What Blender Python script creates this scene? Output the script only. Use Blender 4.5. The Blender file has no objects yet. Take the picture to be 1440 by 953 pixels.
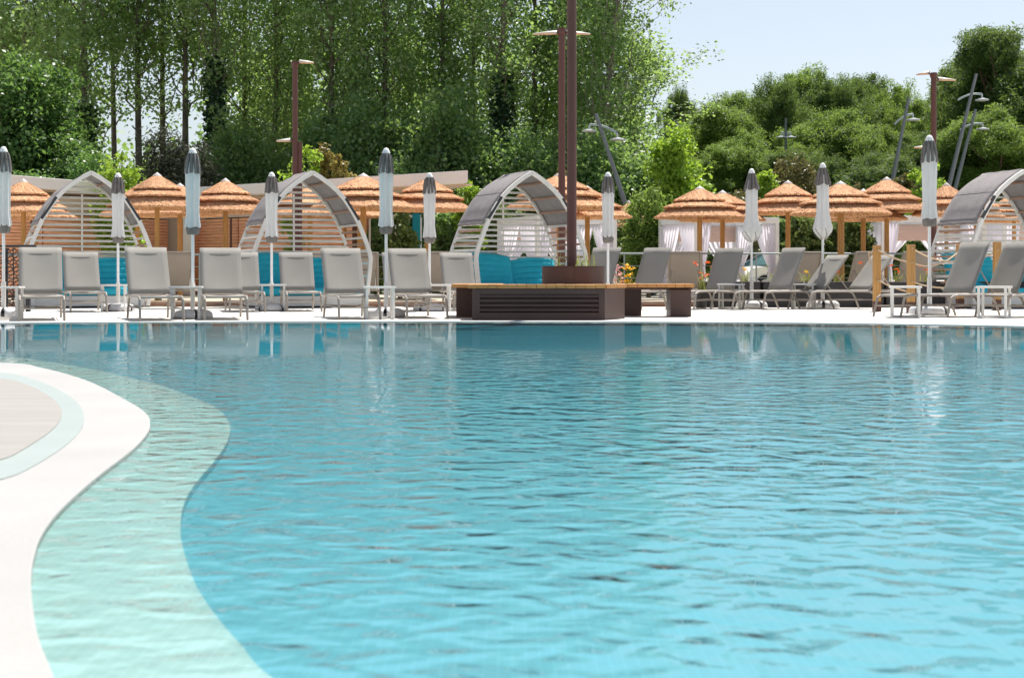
import bpy, math, random
import numpy as np
from mathutils import Vector, Matrix

rnd = random.Random(11)
SC = bpy.context.scene
COL = SC.collection
CAM_Z, F, CX, HY = 0.64, 2000.0, 720.0, 386.0
WATER_Z = -0.012
R = math.radians


def X(px, Y): return (px - CX) / F * Y
def Zp(py, Y): return CAM_Z + (HY - py) / F * Y
def Yg(py, z=0.0): return (CAM_Z - z) * F / (py - HY)


# ------------------------------------------------------------------ mesh builder
class MB:
    def __init__(s):
        s.v = []; s.f = []

    def add(s, vs, fs):
        o = len(s.v)
        s.v.extend([tuple(v) for v in vs]); s.f.extend([tuple(i + o for i in f) for f in fs])
        return s

    def box(s, c, d, rot=None):
        vs = []
        for sx in (-.5, .5):
            for sy in (-.5, .5):
                for sz in (-.5, .5):
                    p = Vector((sx * d[0], sy * d[1], sz * d[2]))
                    if rot is not None: p = rot @ p
                    vs.append((p.x + c[0], p.y + c[1], p.z + c[2]))
        return s.add(vs, [(0, 1, 3, 2), (4, 6, 7, 5), (0, 4, 5, 1), (2, 3, 7, 6), (0, 2, 6, 4), (1, 5, 7, 3)])

    def beam(s, a, b, w, h, up=(0, 0, 1)):
        a = Vector(a); b = Vector(b); d = (b - a); L = d.length; d.normalize()
        side = d.cross(Vector(up))
        if side.length < 1e-4: side = d.cross(Vector((0, 1, 0)))
        side.normalize(); u = side.cross(d).normalized()
        rot = Matrix((d, side, u)).transposed()
        return s.box((a + b) / 2, (L, w, h), rot)

    def tube(s, pts, r, n=8, cap=True):
        pts = [Vector(p) for p in pts]; m = len(pts)
        rs = r if isinstance(r, (list, tuple)) else [r] * m
        rings = []; prev = None
        for i, p in enumerate(pts):
            d = (pts[min(i + 1, m - 1)] - pts[max(i - 1, 0)]).normalized()
            if prev is None:
                q = Vector((0, 0, 1)) if abs(d.z) < .9 else Vector((1, 0, 0))
                a = d.cross(q).normalized()
            else:
                a = (prev - d * prev.dot(d))
                a = a.normalized() if a.length > 1e-5 else d.cross(Vector((1, .3, .2))).normalized()
            prev = a; b = d.cross(a)
            rings.append([p + (a * math.cos(t) + b * math.sin(t)) * rs[i] for t in [2 * math.pi * k / n for k in range(n)]])
        return s.loft(rings, cap)

    def loft(s, rings, cap=True, closed=True):
        n = len(rings[0]); vs = [v for r in rings for v in r]; fs = []
        for i in range(len(rings) - 1):
            for k in range(n if closed else n - 1):
                k2 = (k + 1) % n
                fs.append((i * n + k, i * n + k2, (i + 1) * n + k2, (i + 1) * n + k))
        if cap and closed:
            fs.append(tuple(range(n - 1, -1, -1))); fs.append(tuple((len(rings) - 1) * n + k for k in range(n)))
        return s.add(vs, fs)

    def lathe(s, prof, n=24, c=(0, 0, 0), cap=True):
        rings = [[(c[0] + r * math.cos(2 * math.pi * k / n), c[1] + r * math.sin(2 * math.pi * k / n), c[2] + z) for k in range(n)] for r, z in prof]
        return s.loft(rings, cap)

    def prism(s, poly, z0, z1):
        n = len(poly)
        vs = [(x, y, z0) for x, y in poly] + [(x, y, z1) for x, y in poly]
        fs = [tuple(range(n - 1, -1, -1)), tuple(range(n, 2 * n))]
        fs += [(k, (k + 1) % n, n + (k + 1) % n, n + k) for k in range(n)]
        return s.add(vs, fs)

    def grid(s, fn, nu, nv):
        vs = [fn(i / nu, j / nv) for j in range(nv + 1) for i in range(nu + 1)]
        fs = [(j * (nu + 1) + i, j * (nu + 1) + i + 1, (j + 1) * (nu + 1) + i + 1, (j + 1) * (nu + 1) + i) for j in range(nv) for i in range(nu)]
        return s.add(vs, fs)

    def build(s, name, mat, parent=None, smooth=False, bevel=0, solid=0, angle=40, up=False):
        me = bpy.data.meshes.new(name)
        me.from_pydata(s.v, [], s.f); me.update()
        import bmesh
        bm = bmesh.new(); bm.from_mesh(me)
        bmesh.ops.recalc_face_normals(bm, faces=bm.faces)
        if up:
            for f_ in bm.faces:
                if f_.normal.z < 0: f_.normal_flip()
        bm.to_mesh(me); bm.free()
        me.materials.append(mat)
        if smooth:
            for p in me.polygons: p.use_smooth = True
            try: me.set_sharp_from_angle(angle=R(angle))
            except Exception: pass
        return link(name, me, parent, bevel, solid)


def link(name, me, parent=None, bevel=0, solid=0):
    o = bpy.data.objects.new(name, me); COL.objects.link(o)
    if parent is not None: o.parent = parent
    if solid:
        m = o.modifiers.new('solid', 'SOLIDIFY'); m.thickness = solid; m.offset = 0
    if bevel:
        m = o.modifiers.new('bevel', 'BEVEL'); m.width = bevel; m.segments = 2; m.limit_method = 'ANGLE'; m.angle_limit = R(40)
    return o


def tag(o, label, cat, group=None, kind=None):
    if label: o['label'] = label
    if cat: o['category'] = cat
    if group: o['group'] = group
    if kind: o['kind'] = kind
    return o


def thing(name, label, cat, loc=(0, 0, 0), rz=0.0, group=None):
    o = bpy.data.objects.new(name, None); COL.objects.link(o)
    o.empty_display_size = .2
    o.location = loc; o.rotation_euler = (0, 0, rz)
    return tag(o, label, cat, group)


def copy_tree(o, parent=None):
    c = o.copy(); COL.objects.link(c)
    if parent is not None: c.parent = parent
    for ch in list(o.children): copy_tree(ch, c)
    return c


_used = set()
def place(proto, loc, rz, label, group=None, scale=None):
    if proto.name not in _used:
        _used.add(proto.name); o = proto
    else:
        o = copy_tree(proto)
    o.location = loc; o.rotation_euler = (0, 0, rz)
    if scale is not None: o.scale = scale
    o['label'] = label
    if group: o['group'] = group
    return o


def structure(o): o['kind'] = 'structure'; return o


# ------------------------------------------------------------------ materials
def _new(name):
    m = bpy.data.materials.new(name); m.use_nodes = True
    nt = m.node_tree; nt.nodes.clear()
    out = nt.nodes.new('ShaderNodeOutputMaterial')
    return m, nt, out


def nd(nt, typ, **kw):
    n = nt.nodes.new(typ)
    for k, v in kw.items():
        if k.startswith('i_'):
            n.inputs[k[2:].replace('_', ' ')].default_value = v
        else: setattr(n, k, v)
    return n


def ramp(nt, fac, stops):
    r = nt.nodes.new('ShaderNodeValToRGB')
    while len(r.color_ramp.elements) < len(stops): r.color_ramp.elements.new(.5)
    for e, (p, c) in zip(r.color_ramp.elements, stops):
        e.position = p; e.color = (c[0], c[1], c[2], 1)
    nt.links.new(fac, r.inputs['Fac'])
    return r.outputs['Color']


def sc(c, k): return tuple(min(1, max(0, x * k)) for x in c)


def mat(name, col, rough=.6, var=.12, scale=6.0, stretch=(1, 1, 1), bump=0.0, bscale=None, metal=0.0, spec=.4, trans=0.0,
        tcol=None, objvar=0.0, col2=None, detail=4.0):
    m, nt, out = _new(name); L = nt.links
    tc = nd(nt, 'ShaderNodeTexCoord'); mp = nd(nt, 'ShaderNodeMapping'); mp.inputs['Scale'].default_value = stretch
    L.new(tc.outputs['Object'], mp.inputs['Vector'])
    no = nd(nt, 'ShaderNodeTexNoise'); no.inputs['Scale'].default_value = scale; no.inputs['Detail'].default_value = detail
    L.new(mp.outputs[0], no.inputs['Vector'])
    c2 = col2 or col
    c = ramp(nt, no.outputs['Fac'], [(.3, sc(col, 1 - var)), (.7, sc(c2, 1 + var))])
    if objvar:
        oi = nd(nt, 'ShaderNodeObjectInfo'); hs = nd(nt, 'ShaderNodeHueSaturation')
        mr = nd(nt, 'ShaderNodeMapRange'); mr.inputs['To Min'].default_value = 1 - objvar; mr.inputs['To Max'].default_value = 1 + objvar
        L.new(oi.outputs['Random'], mr.inputs['Value']); L.new(mr.outputs[0], hs.inputs['Value']); L.new(c, hs.inputs['Color']); c = hs.outputs[0]
    p = nd(nt, 'ShaderNodeBsdfPrincipled')
    L.new(c, p.inputs['Base Color'])
    p.inputs['Roughness'].default_value = rough; p.inputs['Metallic'].default_value = metal
    p.inputs['Specular IOR Level'].default_value = spec
    if bump:
        n2 = nd(nt, 'ShaderNodeTexNoise'); n2.inputs['Scale'].default_value = bscale or scale * 4; n2.inputs['Detail'].default_value = 3
        L.new(mp.outputs[0], n2.inputs['Vector'])
        b = nd(nt, 'ShaderNodeBump'); b.inputs['Strength'].default_value = bump; b.inputs['Distance'].default_value = .02
        L.new(n2.outputs['Fac'], b.inputs['Height']); L.new(b.outputs[0], p.inputs['Normal'])
    sh = p.outputs[0]
    if trans:
        t = nd(nt, 'ShaderNodeBsdfTranslucent')
        if tcol: t.inputs['Color'].default_value = (*tcol, 1)
        else: L.new(c, t.inputs['Color'])
        mx = nd(nt, 'ShaderNodeMixShader'); mx.inputs[0].default_value = trans
        L.new(sh, mx.inputs[1]); L.new(t.outputs[0], mx.inputs[2]); sh = mx.outputs[0]
    L.new(sh, out.inputs['Surface'])
    return m


def leafmat(name, stops, trans=.35, tcol=(.16, .26, .04), rough=.42, spec=.45):
    m, nt, out = _new(name); L = nt.links
    g = nd(nt, 'ShaderNodeNewGeometry')
    oi = nd(nt, 'ShaderNodeObjectInfo')
    c = ramp(nt, g.outputs['Random Per Island'], stops)
    hs = nd(nt, 'ShaderNodeHueSaturation')
    mr = nd(nt, 'ShaderNodeMapRange'); mr.inputs['To Min'].default_value = .85; mr.inputs['To Max'].default_value = 1.15
    L.new(oi.outputs['Random'], mr.inputs['Value']); L.new(mr.outputs[0], hs.inputs['Value']); L.new(c, hs.inputs['Color'])
    p = nd(nt, 'ShaderNodeBsdfPrincipled'); L.new(hs.outputs[0], p.inputs['Base Color'])
    p.inputs['Roughness'].default_value = rough; p.inputs['Specular IOR Level'].default_value = spec
    t = nd(nt, 'ShaderNodeBsdfTranslucent'); t.inputs['Color'].default_value = (*tcol, 1)
    mx = nd(nt, 'ShaderNodeMixShader'); mx.inputs[0].default_value = trans
    L.new(p.outputs[0], mx.inputs[1]); L.new(t.outputs[0], mx.inputs[2]); L.new(mx.outputs[0], out.inputs['Surface'])
    return m


M = {}
M['frame'] = mat('taupe_paint', (.33, .29, .25), .45, .06, 9)
M['sling'] = mat('grey_mesh_fabric', (.465, .447, .415), .75, .03, 3, bump=.15, bscale=260, trans=.46, objvar=.04)
M['sling_taupe'] = mat('taupe_mesh_fabric', (.40, .355, .32), .75, .04, 3, bump=.15, bscale=260, trans=.2)
M['white_metal'] = mat('white_powder_coat', (.84, .84, .83), .4, .04, 4)
M['offwhite_metal'] = mat('offwhite_powder_coat', (.74, .72, .68), .4, .05, 4)
M['umb_white'] = mat('white_canvas', (.80, .80, .79), .8, .03, 8, bump=.3, bscale=60, trans=.25)
M['umb_dark'] = mat('grey_brown_canvas', (.20, .182, .17), .8, .2, 14, bump=.3, bscale=60, trans=.12)
M['base_stone'] = mat('pale_weight', (.62, .62, .63), .7, .08, 12, bump=.2)
M['base_dark'] = mat('dark_steel', (.04, .04, .045), .5, .1, 8)
M['canopy'] = mat('charcoal_taupe_canvas', (.31, .285, .285), .8, .10, 5, bump=.35, bscale=18, trans=.15)
M['teal'] = mat('teal_cushion_fabric', (.02, .44, .57), .7, .06, 5, bump=.2, bscale=30, objvar=.03)
M['slat_wood'] = mat('pinkish_wood', (.42, .26, .185), .6, .15, 4, (1, 1, 8))
M['bench_dark'] = mat('dark_brown_panel', (.088, .048, .039), .45, .08, 3, objvar=.03)
M['louver_dark'] = mat('black_slot', (.012, .010, .010), .6, .1, 3)
M['plank'] = mat('orange_decking', (.58, .27, .085), .5, .2, 3, (1, 12, 6), bump=.2)
M['planter_brown'] = mat('brown_planter_metal', (.095, .050, .042), .4, .08, 3)
M['lamp_brown'] = mat('rust_brown_paint', (.125, .048, .038), .45, .10, 2)
M['lamp_white'] = mat('pale_lamp_head', (.70, .66, .62), .35, .05, 3)
M['lamp_grey'] = mat('grey_lamp_head', (.48, .50, .51), .35, .05, 3)
M['lamp_amber'] = mat('amber_lamp_underside', (.62, .42, .28), .4, .08, 3)
M['steel_mast'] = mat('dark_grey_steel', (.16, .18, .195), .45, .10, 2)
M['thatch'] = mat('orange_straw', (.55, .28, .14), .8, .34, 26, (1, 1, .35), bump=.5, bscale=60, spec=.15, objvar=.08, col2=(.68, .39, .22))
M['thatch_cap'] = mat('pale_zinc_cap', (.55, .50, .47), .5, .08, 6)
M['post_wood'] = mat('yellow_pine_post', (.48, .26, .085), .6, .18, 5, (6, 6, .7), bump=.2, objvar=.1)
M['post_dark'] = mat('brown_sleeve', (.11, .05, .035), .6, .1, 6)
M['rope'] = mat('tan_rope', (.55, .40, .26), .85, .15, 40, bump=.5)
M['cladding'] = mat('cedar_slat', (.84, .44, .255), .6, .18, 2.2, (1, 1, 10), bump=.2, objvar=.04)
M['cladding_back'] = mat('dark_backing', (.45, .20, .11), .8, .2, 4)
M['render_white'] = mat('cream_render', (.74, .71, .65), .7, .04, 1.5)
M['roof_white'] = mat('white_fascia', (.88, .87, .84), .5, .03, 1.0)
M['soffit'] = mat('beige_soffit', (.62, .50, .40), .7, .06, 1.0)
M['curtain'] = mat('white_voile', (.92, .905, .94), .85, .02, 5, trans=.7)
M['blind'] = mat('pink_beige_blind', (.82, .66, .57), .8, .04, 3, (1, 1, 6), trans=.5)
M['mattress'] = mat('white_mattress', (.78, .77, .75), .8, .03, 4)
M['charcoal'] = mat('charcoal_planter', (.045, .042, .042), .55, .10, 4)
M['soil'] = mat('dark_soil', (.06, .04, .03), .95, .3, 12, bump=.6)
M['rail'] = mat('galvanised_rail', (.30, .36, .37), .4, .06, 4, metal=.2)
M['fence_dark'] = mat('dark_fence', (.03, .03, .035), .6, .15, 6)
M['teal_banner'] = mat('teal_banner_cloth', (.02, .36, .44), .7, .05, 3, trans=.3)
M['trunk'] = mat('grey_bark', (.15, .125, .10), .9, .4, 3, (3, 3, .6), bump=.8, bscale=9)
M['trunk_pale'] = mat('pale_bark', (.27, .235, .20), .9, .3, 3, (3, 3, .6), bump=.7, bscale=9)
M['trunk_pine'] = mat('pine_bark', (.09, .055, .04), .9, .4, 4, (3, 3, .6), bump=.8, bscale=9)
M['deck'] = mat('cream_stone_deck', (.66, .635, .59), .75, .05, 1.1, bump=.12, bscale=45)
M['coping'] = mat('white_coping', (.375, .37, .36), .7, .05, 1.6, bump=.10, bscale=70)
M['gutter'] = mat('pale_aqua_tile', (.345, .395, .385), .45, .03, 3)
M['terrace'] = mat('warm_grey_paving', (.305, .292, .272), .8, .07, 2.0, (.35, 6, 1), bump=.15, bscale=30)
M['kerb'] = mat('tan_stone_kerb', (.50, .38, .28), .85, .18, 5, bump=.4)
M['kerb_wood'] = mat('brown_edging', (.20, .10, .06), .8, .2, 5, (.5, 4, 4))
M['ground'] = mat('sandy_earth', (.57, .52, .45), .95, .25, .35, bump=.6, bscale=4, col2=(.42, .39, .30), detail=8)
M['asphalt'] = mat('asphalt', (.055, .055, .058), .9, .2, 2, bump=.4)
M['car_white'] = mat('white_car_paint', (.78, .79, .79), .25, .01, 1, spec=.6)
M['car_blue'] = mat('navy_car_paint', (.02, .05, .10), .25, .02, 1, spec=.6)
M['car_pale'] = mat('pale_blue_car_paint', (.35, .52, .58), .25, .02, 1, spec=.6)
M['car_glass'] = mat('car_glass', (.10, .20, .22), .08, .02, 1, spec=.9)
M['tyre'] = mat('rubber', (.025, .025, .025), .8, .1, 5)
M['rim'] = mat('alloy', (.5, .5, .52), .3, .03, 3, metal=.8)
M['headlight'] = mat('lamp_lens', (.75, .78, .8), .15, .02, 2, spec=.8)
M['petal_orange'] = mat('orange_petal', (.75, .13, .02), .6, .2, 8, trans=.3)
M['petal_yellow'] = mat('yellow_petal', (.85, .52, .04), .6, .2, 8, trans=.3)
M['petal_pink'] = mat('pink_petal', (.75, .42, .42), .6, .2, 8, trans=.3)
M['grass_leaf'] = leafmat('grass_blade', [(0, (.22, .27, .05)), (1, (.42, .42, .14))], .4, (.4, .45, .1))

LM = {}
LM['poplar'] = leafmat('poplar_leaf', [(0, (.085, .165, .058)), (.6, (.15, .25, .095)), (1, (.34, .41, .24))], .48, (.40, .58, .14))
LM['ivy'] = leafmat('ivy_leaf', [(0, (.014, .045, .018)), (1, (.035, .085, .030))], .18, (.05, .13, .03))
LM['broad'] = leafmat('broad_leaf', [(0, (.045, .12, .032)), (.6, (.085, .19, .05)), (1, (.17, .28, .10))], .38, (.22, .38, .07))
LM['under'] = leafmat('understorey_leaf', [(0, (.070, .15, .058)), (.7, (.13, .23, .09)), (1, (.31, .38, .21))], .45, (.34, .52, .12))
LM['lime'] = leafmat('lime_leaf', [(0, (.14, .26, .028)), (1, (.28, .42, .06))], .45, (.42, .60, .06))
LM['yellow'] = leafmat('ochre_leaf', [(0, (.15, .13, .03)), (1, (.30, .22, .06))], .38, (.34, .28, .06))
LM['olive'] = leafmat('olive_leaf', [(0, (.11, .12, .04)), (1, (.20, .18, .08))], .30, (.22, .20, .06))
LM['hedge'] = leafmat('hedge_leaf', [(0, (.06, .11, .03)), (.6, (.12, .18, .05)), (1, (.24, .28, .10))], .35, (.24, .32, .07))
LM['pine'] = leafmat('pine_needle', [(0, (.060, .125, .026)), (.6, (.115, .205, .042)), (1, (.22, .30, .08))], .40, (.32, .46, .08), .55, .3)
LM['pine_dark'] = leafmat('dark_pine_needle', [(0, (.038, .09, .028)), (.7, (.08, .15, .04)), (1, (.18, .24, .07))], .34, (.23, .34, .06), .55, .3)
LM['conifer'] = leafmat('grey_conifer_needle', [(0, (.030, .040, .026)), (.7, (.055, .065, .042)), (1, (.10, .10, .06))], .2, (.09, .10, .05), .6, .3)


def tile_mat(name, c1, c2, size, rough=.35):
    m, nt, out = _new(name); L = nt.links
    tc = nd(nt, 'ShaderNodeTexCoord')
    br = nd(nt, 'ShaderNodeTexBrick'); br.offset = 0.0
    br.inputs['Scale'].default_value = 1.0
    br.inputs['Brick Width'].default_value = size; br.inputs['Row Height'].default_value = size
    br.inputs['Mortar Size'].default_value = size * .05
    br.inputs['Color1'].default_value = (*c1, 1); br.inputs['Color2'].default_value = (*c2, 1)
    br.inputs['Mortar'].default_value = (*sc(c1, 1.12), 1)
    L.new(tc.outputs['Object'], br.inputs['Vector'])
    no = nd(nt, 'ShaderNodeTexNoise'); no.inputs['Scale'].default_value = .6
    L.new(tc.outputs['Object'], no.inputs['Vector'])
    hs = nd(nt, 'ShaderNodeHueSaturation')
    mr = nd(nt, 'ShaderNodeMapRange'); mr.inputs['To Min'].default_value = .9; mr.inputs['To Max'].default_value = 1.1
    L.new(no.outputs['Fac'], mr.inputs['Value']); L.new(mr.outputs[0], hs.inputs['Value']); L.new(br.outputs['Color'], hs.inputs['Color'])
    p = nd(nt, 'ShaderNodeBsdfPrincipled'); p.inputs['Roughness'].default_value = rough
    L.new(hs.outputs[0], p.inputs['Base Color']); L.new(p.outputs[0], out.inputs['Surface'])
    return m


M['pool_tile'] = tile_mat('turquoise_mosaic', (.165, .382, .452), (.15, .36, .425), .025)
M['step_tile'] = tile_mat('mint_mosaic', (.41, .525, .505), (.36, .48, .462), .025)


def water_mat():
    m, nt, out = _new('pool_water'); L = nt.links
    g = nd(nt, 'ShaderNodeNewGeometry')
    sep = nd(nt, 'ShaderNodeSeparateXYZ'); L.new(g.outputs['Position'], sep.inputs[0])
    # calm water in the lee of the far deck, ruffled towards the open middle of the pool
    wob = nd(nt, 'ShaderNodeTexNoise'); wob.inputs['Scale'].default_value = .7; wob.inputs['Detail'].default_value = 3
    L.new(g.outputs['Position'], wob.inputs['Vector'])
    ad = nd(nt, 'ShaderNodeMath', operation='MULTIPLY_ADD'); ad.inputs[1].default_value = 3.0
    L.new(wob.outputs['Fac'], ad.inputs[0]); L.new(sep.outputs['Y'], ad.inputs[2])
    mk = nd(nt, 'ShaderNodeMapRange', interpolation_type='SMOOTHSTEP')
    mk.inputs['From Min'].default_value = 13.9; mk.inputs['From Max'].default_value = 11.6
    mk.inputs['To Min'].default_value = WAVE_CALM; mk.inputs['To Max'].default_value = 1.0
    L.new(ad.outputs[0], mk.inputs['Value'])
    mp = nd(nt, 'ShaderNodeMapping'); mp.inputs['Rotation'].default_value = (0, 0, R(20)); mp.inputs['Scale'].default_value = (1, 1.1, 1)
    L.new(g.outputs['Position'], mp.inputs['Vector'])
    hs = None
    for scale, amp, det in WAVES:
        n = nd(nt, 'ShaderNodeTexNoise'); n.inputs['Scale'].default_value = scale; n.inputs['Detail'].default_value = det
        n.inputs['Roughness'].default_value = .45; n.inputs['Distortion'].default_value = .4
        L.new(mp.outputs[0], n.inputs['Vector'])
        k = nd(nt, 'ShaderNodeMath', operation='MULTIPLY'); k.inputs[1].default_value = amp
        L.new(n.outputs['Fac'], k.inputs[0])
        if hs is None: hs = k.outputs[0]
        else:
            s2 = nd(nt, 'ShaderNodeMath', operation='ADD'); L.new(hs, s2.inputs[0]); L.new(k.outputs[0], s2.inputs[1]); hs = s2.outputs[0]
    b = nd(nt, 'ShaderNodeBump'); b.inputs['Distance'].default_value = 1.0
    L.new(hs, b.inputs['Height']); gu = nd(nt, 'ShaderNodeTexNoise'); gu.inputs['Scale'].default_value = .55; gu.inputs['Detail'].default_value = 2
    L.new(g.outputs['Position'], gu.inputs['Vector'])
    gm = nd(nt, 'ShaderNodeMapRange'); gm.inputs['From Min'].default_value = .35; gm.inputs['From Max'].default_value = .65; gm.inputs['To Min'].default_value = .55; gm.inputs['To Max'].default_value = 1.35
    L.new(gu.outputs['Fac'], gm.inputs['Value'])
    ml = nd(nt, 'ShaderNodeMath', operation='MULTIPLY'); L.new(mk.outputs[0], ml.inputs[0]); L.new(gm.outputs[0], ml.inputs[1])
    L.new(ml.outputs[0], b.inputs['Strength'])
    fr = nd(nt, 'ShaderNodeFresnel'); fr.inputs['IOR'].default_value = WATER_IOR; L.new(b.outputs[0], fr.inputs['Normal'])
    tr = nd(nt, 'ShaderNodeBsdfTransparent'); tr.inputs['Color'].default_value = (.90, .985, .99, 1)
    gl = nd(nt, 'ShaderNodeBsdfGlossy'); gl.inputs['Roughness'].default_value = .02; L.new(b.outputs[0], gl.inputs['Normal'])
    mx = nd(nt, 'ShaderNodeMixShader'); L.new(fr.outputs[0], mx.inputs[0]); L.new(tr.outputs[0], mx.inputs[1]); L.new(gl.outputs[0], mx.inputs[2])
    L.new(mx.outputs[0], out.inputs['Surface'])
    # the body of water absorbs: long shallow paths turn darker and greener than steep ones
    ab = nd(nt, 'ShaderNodeVolumeAbsorption'); ab.inputs['Color'].default_value = (.25, .74, .80, 1); ab.inputs['Density'].default_value = 1.6
    L.new(ab.outputs[0], out.inputs['Volume'])
    return m


WAVE_CALM = .03
WATER_IOR = 1.25
WAVES = [(7.5, .021, 1.2), (3.6, .012, 1.0), (17.0, .0026, 1.0), (1.3, .006, 1.0)]
M['water'] = water_mat()
# ------------------------------------------------------------------ light, sky, camera
SUN_EL, SUN_AZ = 63.0, 27.0            # azimuth clockwise from the viewing direction
w = bpy.data.worlds.new("World"); SC.world = w; w.use_nodes = True
nt = w.node_tree; bg = nt.nodes['Background']
sky = nt.nodes.new('ShaderNodeTexSky'); sky.sky_type = 'NISHITA'; sky.sun_disc = False
sky.sun_elevation = R(SUN_EL); sky.sun_rotation = R(SUN_AZ)
sky.air_density = 1.0; sky.dust_density = 1.2; sky.ozone_density = 1.0
hsv = nt.nodes.new('ShaderNodeHueSaturation'); hsv.inputs['Saturation'].default_value = .62
nt.links.new(sky.outputs[0], hsv.inputs['Color']); nt.links.new(hsv.outputs[0], bg.inputs['Color']); bg.inputs['Strength'].default_value = .078
sl = bpy.data.lights.new('sun', 'SUN'); sl.energy = 4.2; sl.angle = R(.53); sl.color = (1, .955, .89)
so = bpy.data.objects.new('sun', sl); COL.objects.link(so)
d = Vector((math.sin(R(SUN_AZ)) * math.cos(R(SUN_EL)), math.cos(R(SUN_AZ)) * math.cos(R(SUN_EL)), math.sin(R(SUN_EL))))
so.rotation_euler = d.to_track_quat('Z', 'Y').to_euler(); so.location = d * 60
cam = bpy.data.cameras.new('camera'); co = bpy.data.objects.new('camera', cam); COL.objects.link(co)
co.location = (0, 0, CAM_Z); co.rotation_euler = (R(90), 0, 0)
cam.sensor_width = 36; cam.lens = 50; cam.shift_y = -90.5 / 1440; cam.clip_start = .05; cam.clip_end = 2000
cam.dof.use_dof = True; cam.dof.focus_distance = 22; cam.dof.aperture_fstop = 6.3
SC.camera = co
SC.view_settings.view_transform = 'Standard'; SC.view_settings.look = 'None'
SC.view_settings.exposure = .82; SC.view_settings.gamma = 1
SC.render.engine = 'CYCLES'
SC.cycles.max_bounces = 10; SC.cycles.diffuse_bounces = 6; SC.cycles.transparent_max_bounces = 16; SC.cycles.caustics_reflective = False; SC.cycles.caustics_refractive = False
SC.cycles.use_denoising = True
SC.cycles.sample_clamp_indirect = 6

# ------------------------------------------------------------------ ground, deck, pool
def smooth_curve(pts, n=6):
    out = []
    P = [pts[0]] + list(pts) + [pts[-1]]
    for i in range(1, len(P) - 2):
        p0, p1, p2, p3 = [Vector((*p, 0)) for p in P[i - 1:i + 3]]
        for k in range(n):
            t = k / n
            q = .5 * ((2 * p1) + (-p0 + p2) * t + (2 * p0 - 5 * p1 + 4 * p2 - p3) * t * t + (-p0 + 3 * p1 - 3 * p2 + p3) * t ** 3)
            out.append((q.x, q.y))
    out.append(tuple(pts[-1]))
    return out


def chaikin(pts, it=3):
    for _ in range(it):
        q = [pts[0]]
        for a, b in zip(pts, pts[1:]):
            q += [(a[0] * .75 + b[0] * .25, a[1] * .75 + b[1] * .25), (a[0] * .25 + b[0] * .75, a[1] * .25 + b[1] * .75)]
        pts = q + [pts[-1]]
    return pts


def unproj(pts, z):
    return [(X(px, Yg(py, z)), Yg(py, z)) for px, py in pts]


m = MB()
GX, GY0, GY1 = 30, -4, 28.3
for (x0, x1, y0, y1) in ((-500, 500, GY1, 900), (-500, 500, -300, GY0), (-500, -GX, GY0, GY1), (GX, 500, GY0, GY1)):
    m.add([(x0, y0, -.02), (x1, y0, -.02), (x1, y1, -.02), (x0, y1, -.02)], [(0, 1, 2, 3)])
structure(m.build('ground', M['ground'], up=True))

edge = [(-1200, 470), (-500, 461), (0, 456.5), (300, 455), (650, 454.5), (972, 455.2), (1200, 457.2), (1440, 461), (1800, 469), (2300, 483)]
edge = smooth_curve([(X(px, Yg(py - 3)), Yg(py - 3)) for px, py in edge], 5)
m = MB(); m.prism([(-GX, edge[0][1])] + edge + [(GX, edge[-1][1]), (GX, GY1), (-GX, GY1)], -.35, 0)
structure(m.build('pool_deck', M['deck'], bevel=.008))
m = MB(); m.box((0, 28.42, .035), (2 * GX, .2, .15))
structure(m.build('kerb', M['kerb'], bevel=.02))
m = MB(); m.box((0, 28.26, .02), (2 * GX, .10, .07))
structure(m.build('edging_strip', M['kerb_wood'], bevel=.01))

m = MB(); m.box((0, 8, -.102), (2 * GX, 24.4, .1)); structure(m.build('pool_floor', M['pool_tile']))
m = MB(); m.box((0, 8.2, (WATER_Z - .16) / 2), (2 * GX - .02, 24.38, .16 + WATER_Z))
structure(m.build('pool_water', M['water']))

ZC = -.006
Wc = [(0, 509.5), (55, 516), (121, 534), (181, 564), (206, 581), (211, 594.5), (207, 608), (186, 631), (137, 668.6), (88, 712), (60, 748), (48, 781), (44, 814), (46.6, 852), (55, 896), (77, 953)]
Wp = [(-14, 12.6), (-9, 11.9), (-5.6, 11.2)] + unproj(Wc, ZC) + [(-.56, 1.85), (-.3, 1.35), (.1, .9), (.8, .45), (2.2, 0), (6, -.8), (14, -1.6)]
Wp = smooth_curve(Wp, 6)
Sc = [(0, 501.5), (55, 506.5), (137, 520.5), (219, 540), (274, 559), (307, 575), (323, 595), (320, 619), (302, 647), (274, 680), (258, 710), (254, 748), (260.5, 781), (277, 825), (307, 869), (340, 907), (384, 953)]
ZS = -.026
Sp = [(-14, 13.3), (-9, 12.6), (-5.6, 12.0)] + unproj(Sc, ZS) + [(-.12, 1.9), (.2, 1.5), (.8, 1.05), (2.4, .55), (6, -.2), (14, -1.0)]
Sp = smooth_curve(Sp, 6)
back = [(16, -3.6), (-26, -3.6), (-26, 13)]
m = MB(); m.prism(Sp + back, -.14, ZS - .006); structure(m.build('pool_wall', M['pool_tile']))
m = MB(); m.prism(Sp + back, ZS - .006, ZS); structure(m.build('pool_step', M['step_tile']))
m = MB(); m.prism(Wp + back, -.25, ZC); structure(m.build('pool_coping', M['coping'], bevel=.004))
Ac = [(0, 521), (60, 537), (108, 562), (122, 589), (108, 616), (60, 650), (0, 680)]
Ap = chaikin([(-14, 11.6), (-8, 11)] + [(-5.2, 10.35)] + unproj(Ac, ZC) + [(-1.9, 4.0), (-2.6, 3.3), (-4, 2.4), (-8, 1)])
Ic = [(0, 530), (50, 546), (82, 567), (89, 586), (76, 606), (40, 630), (0, 653)]
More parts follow.
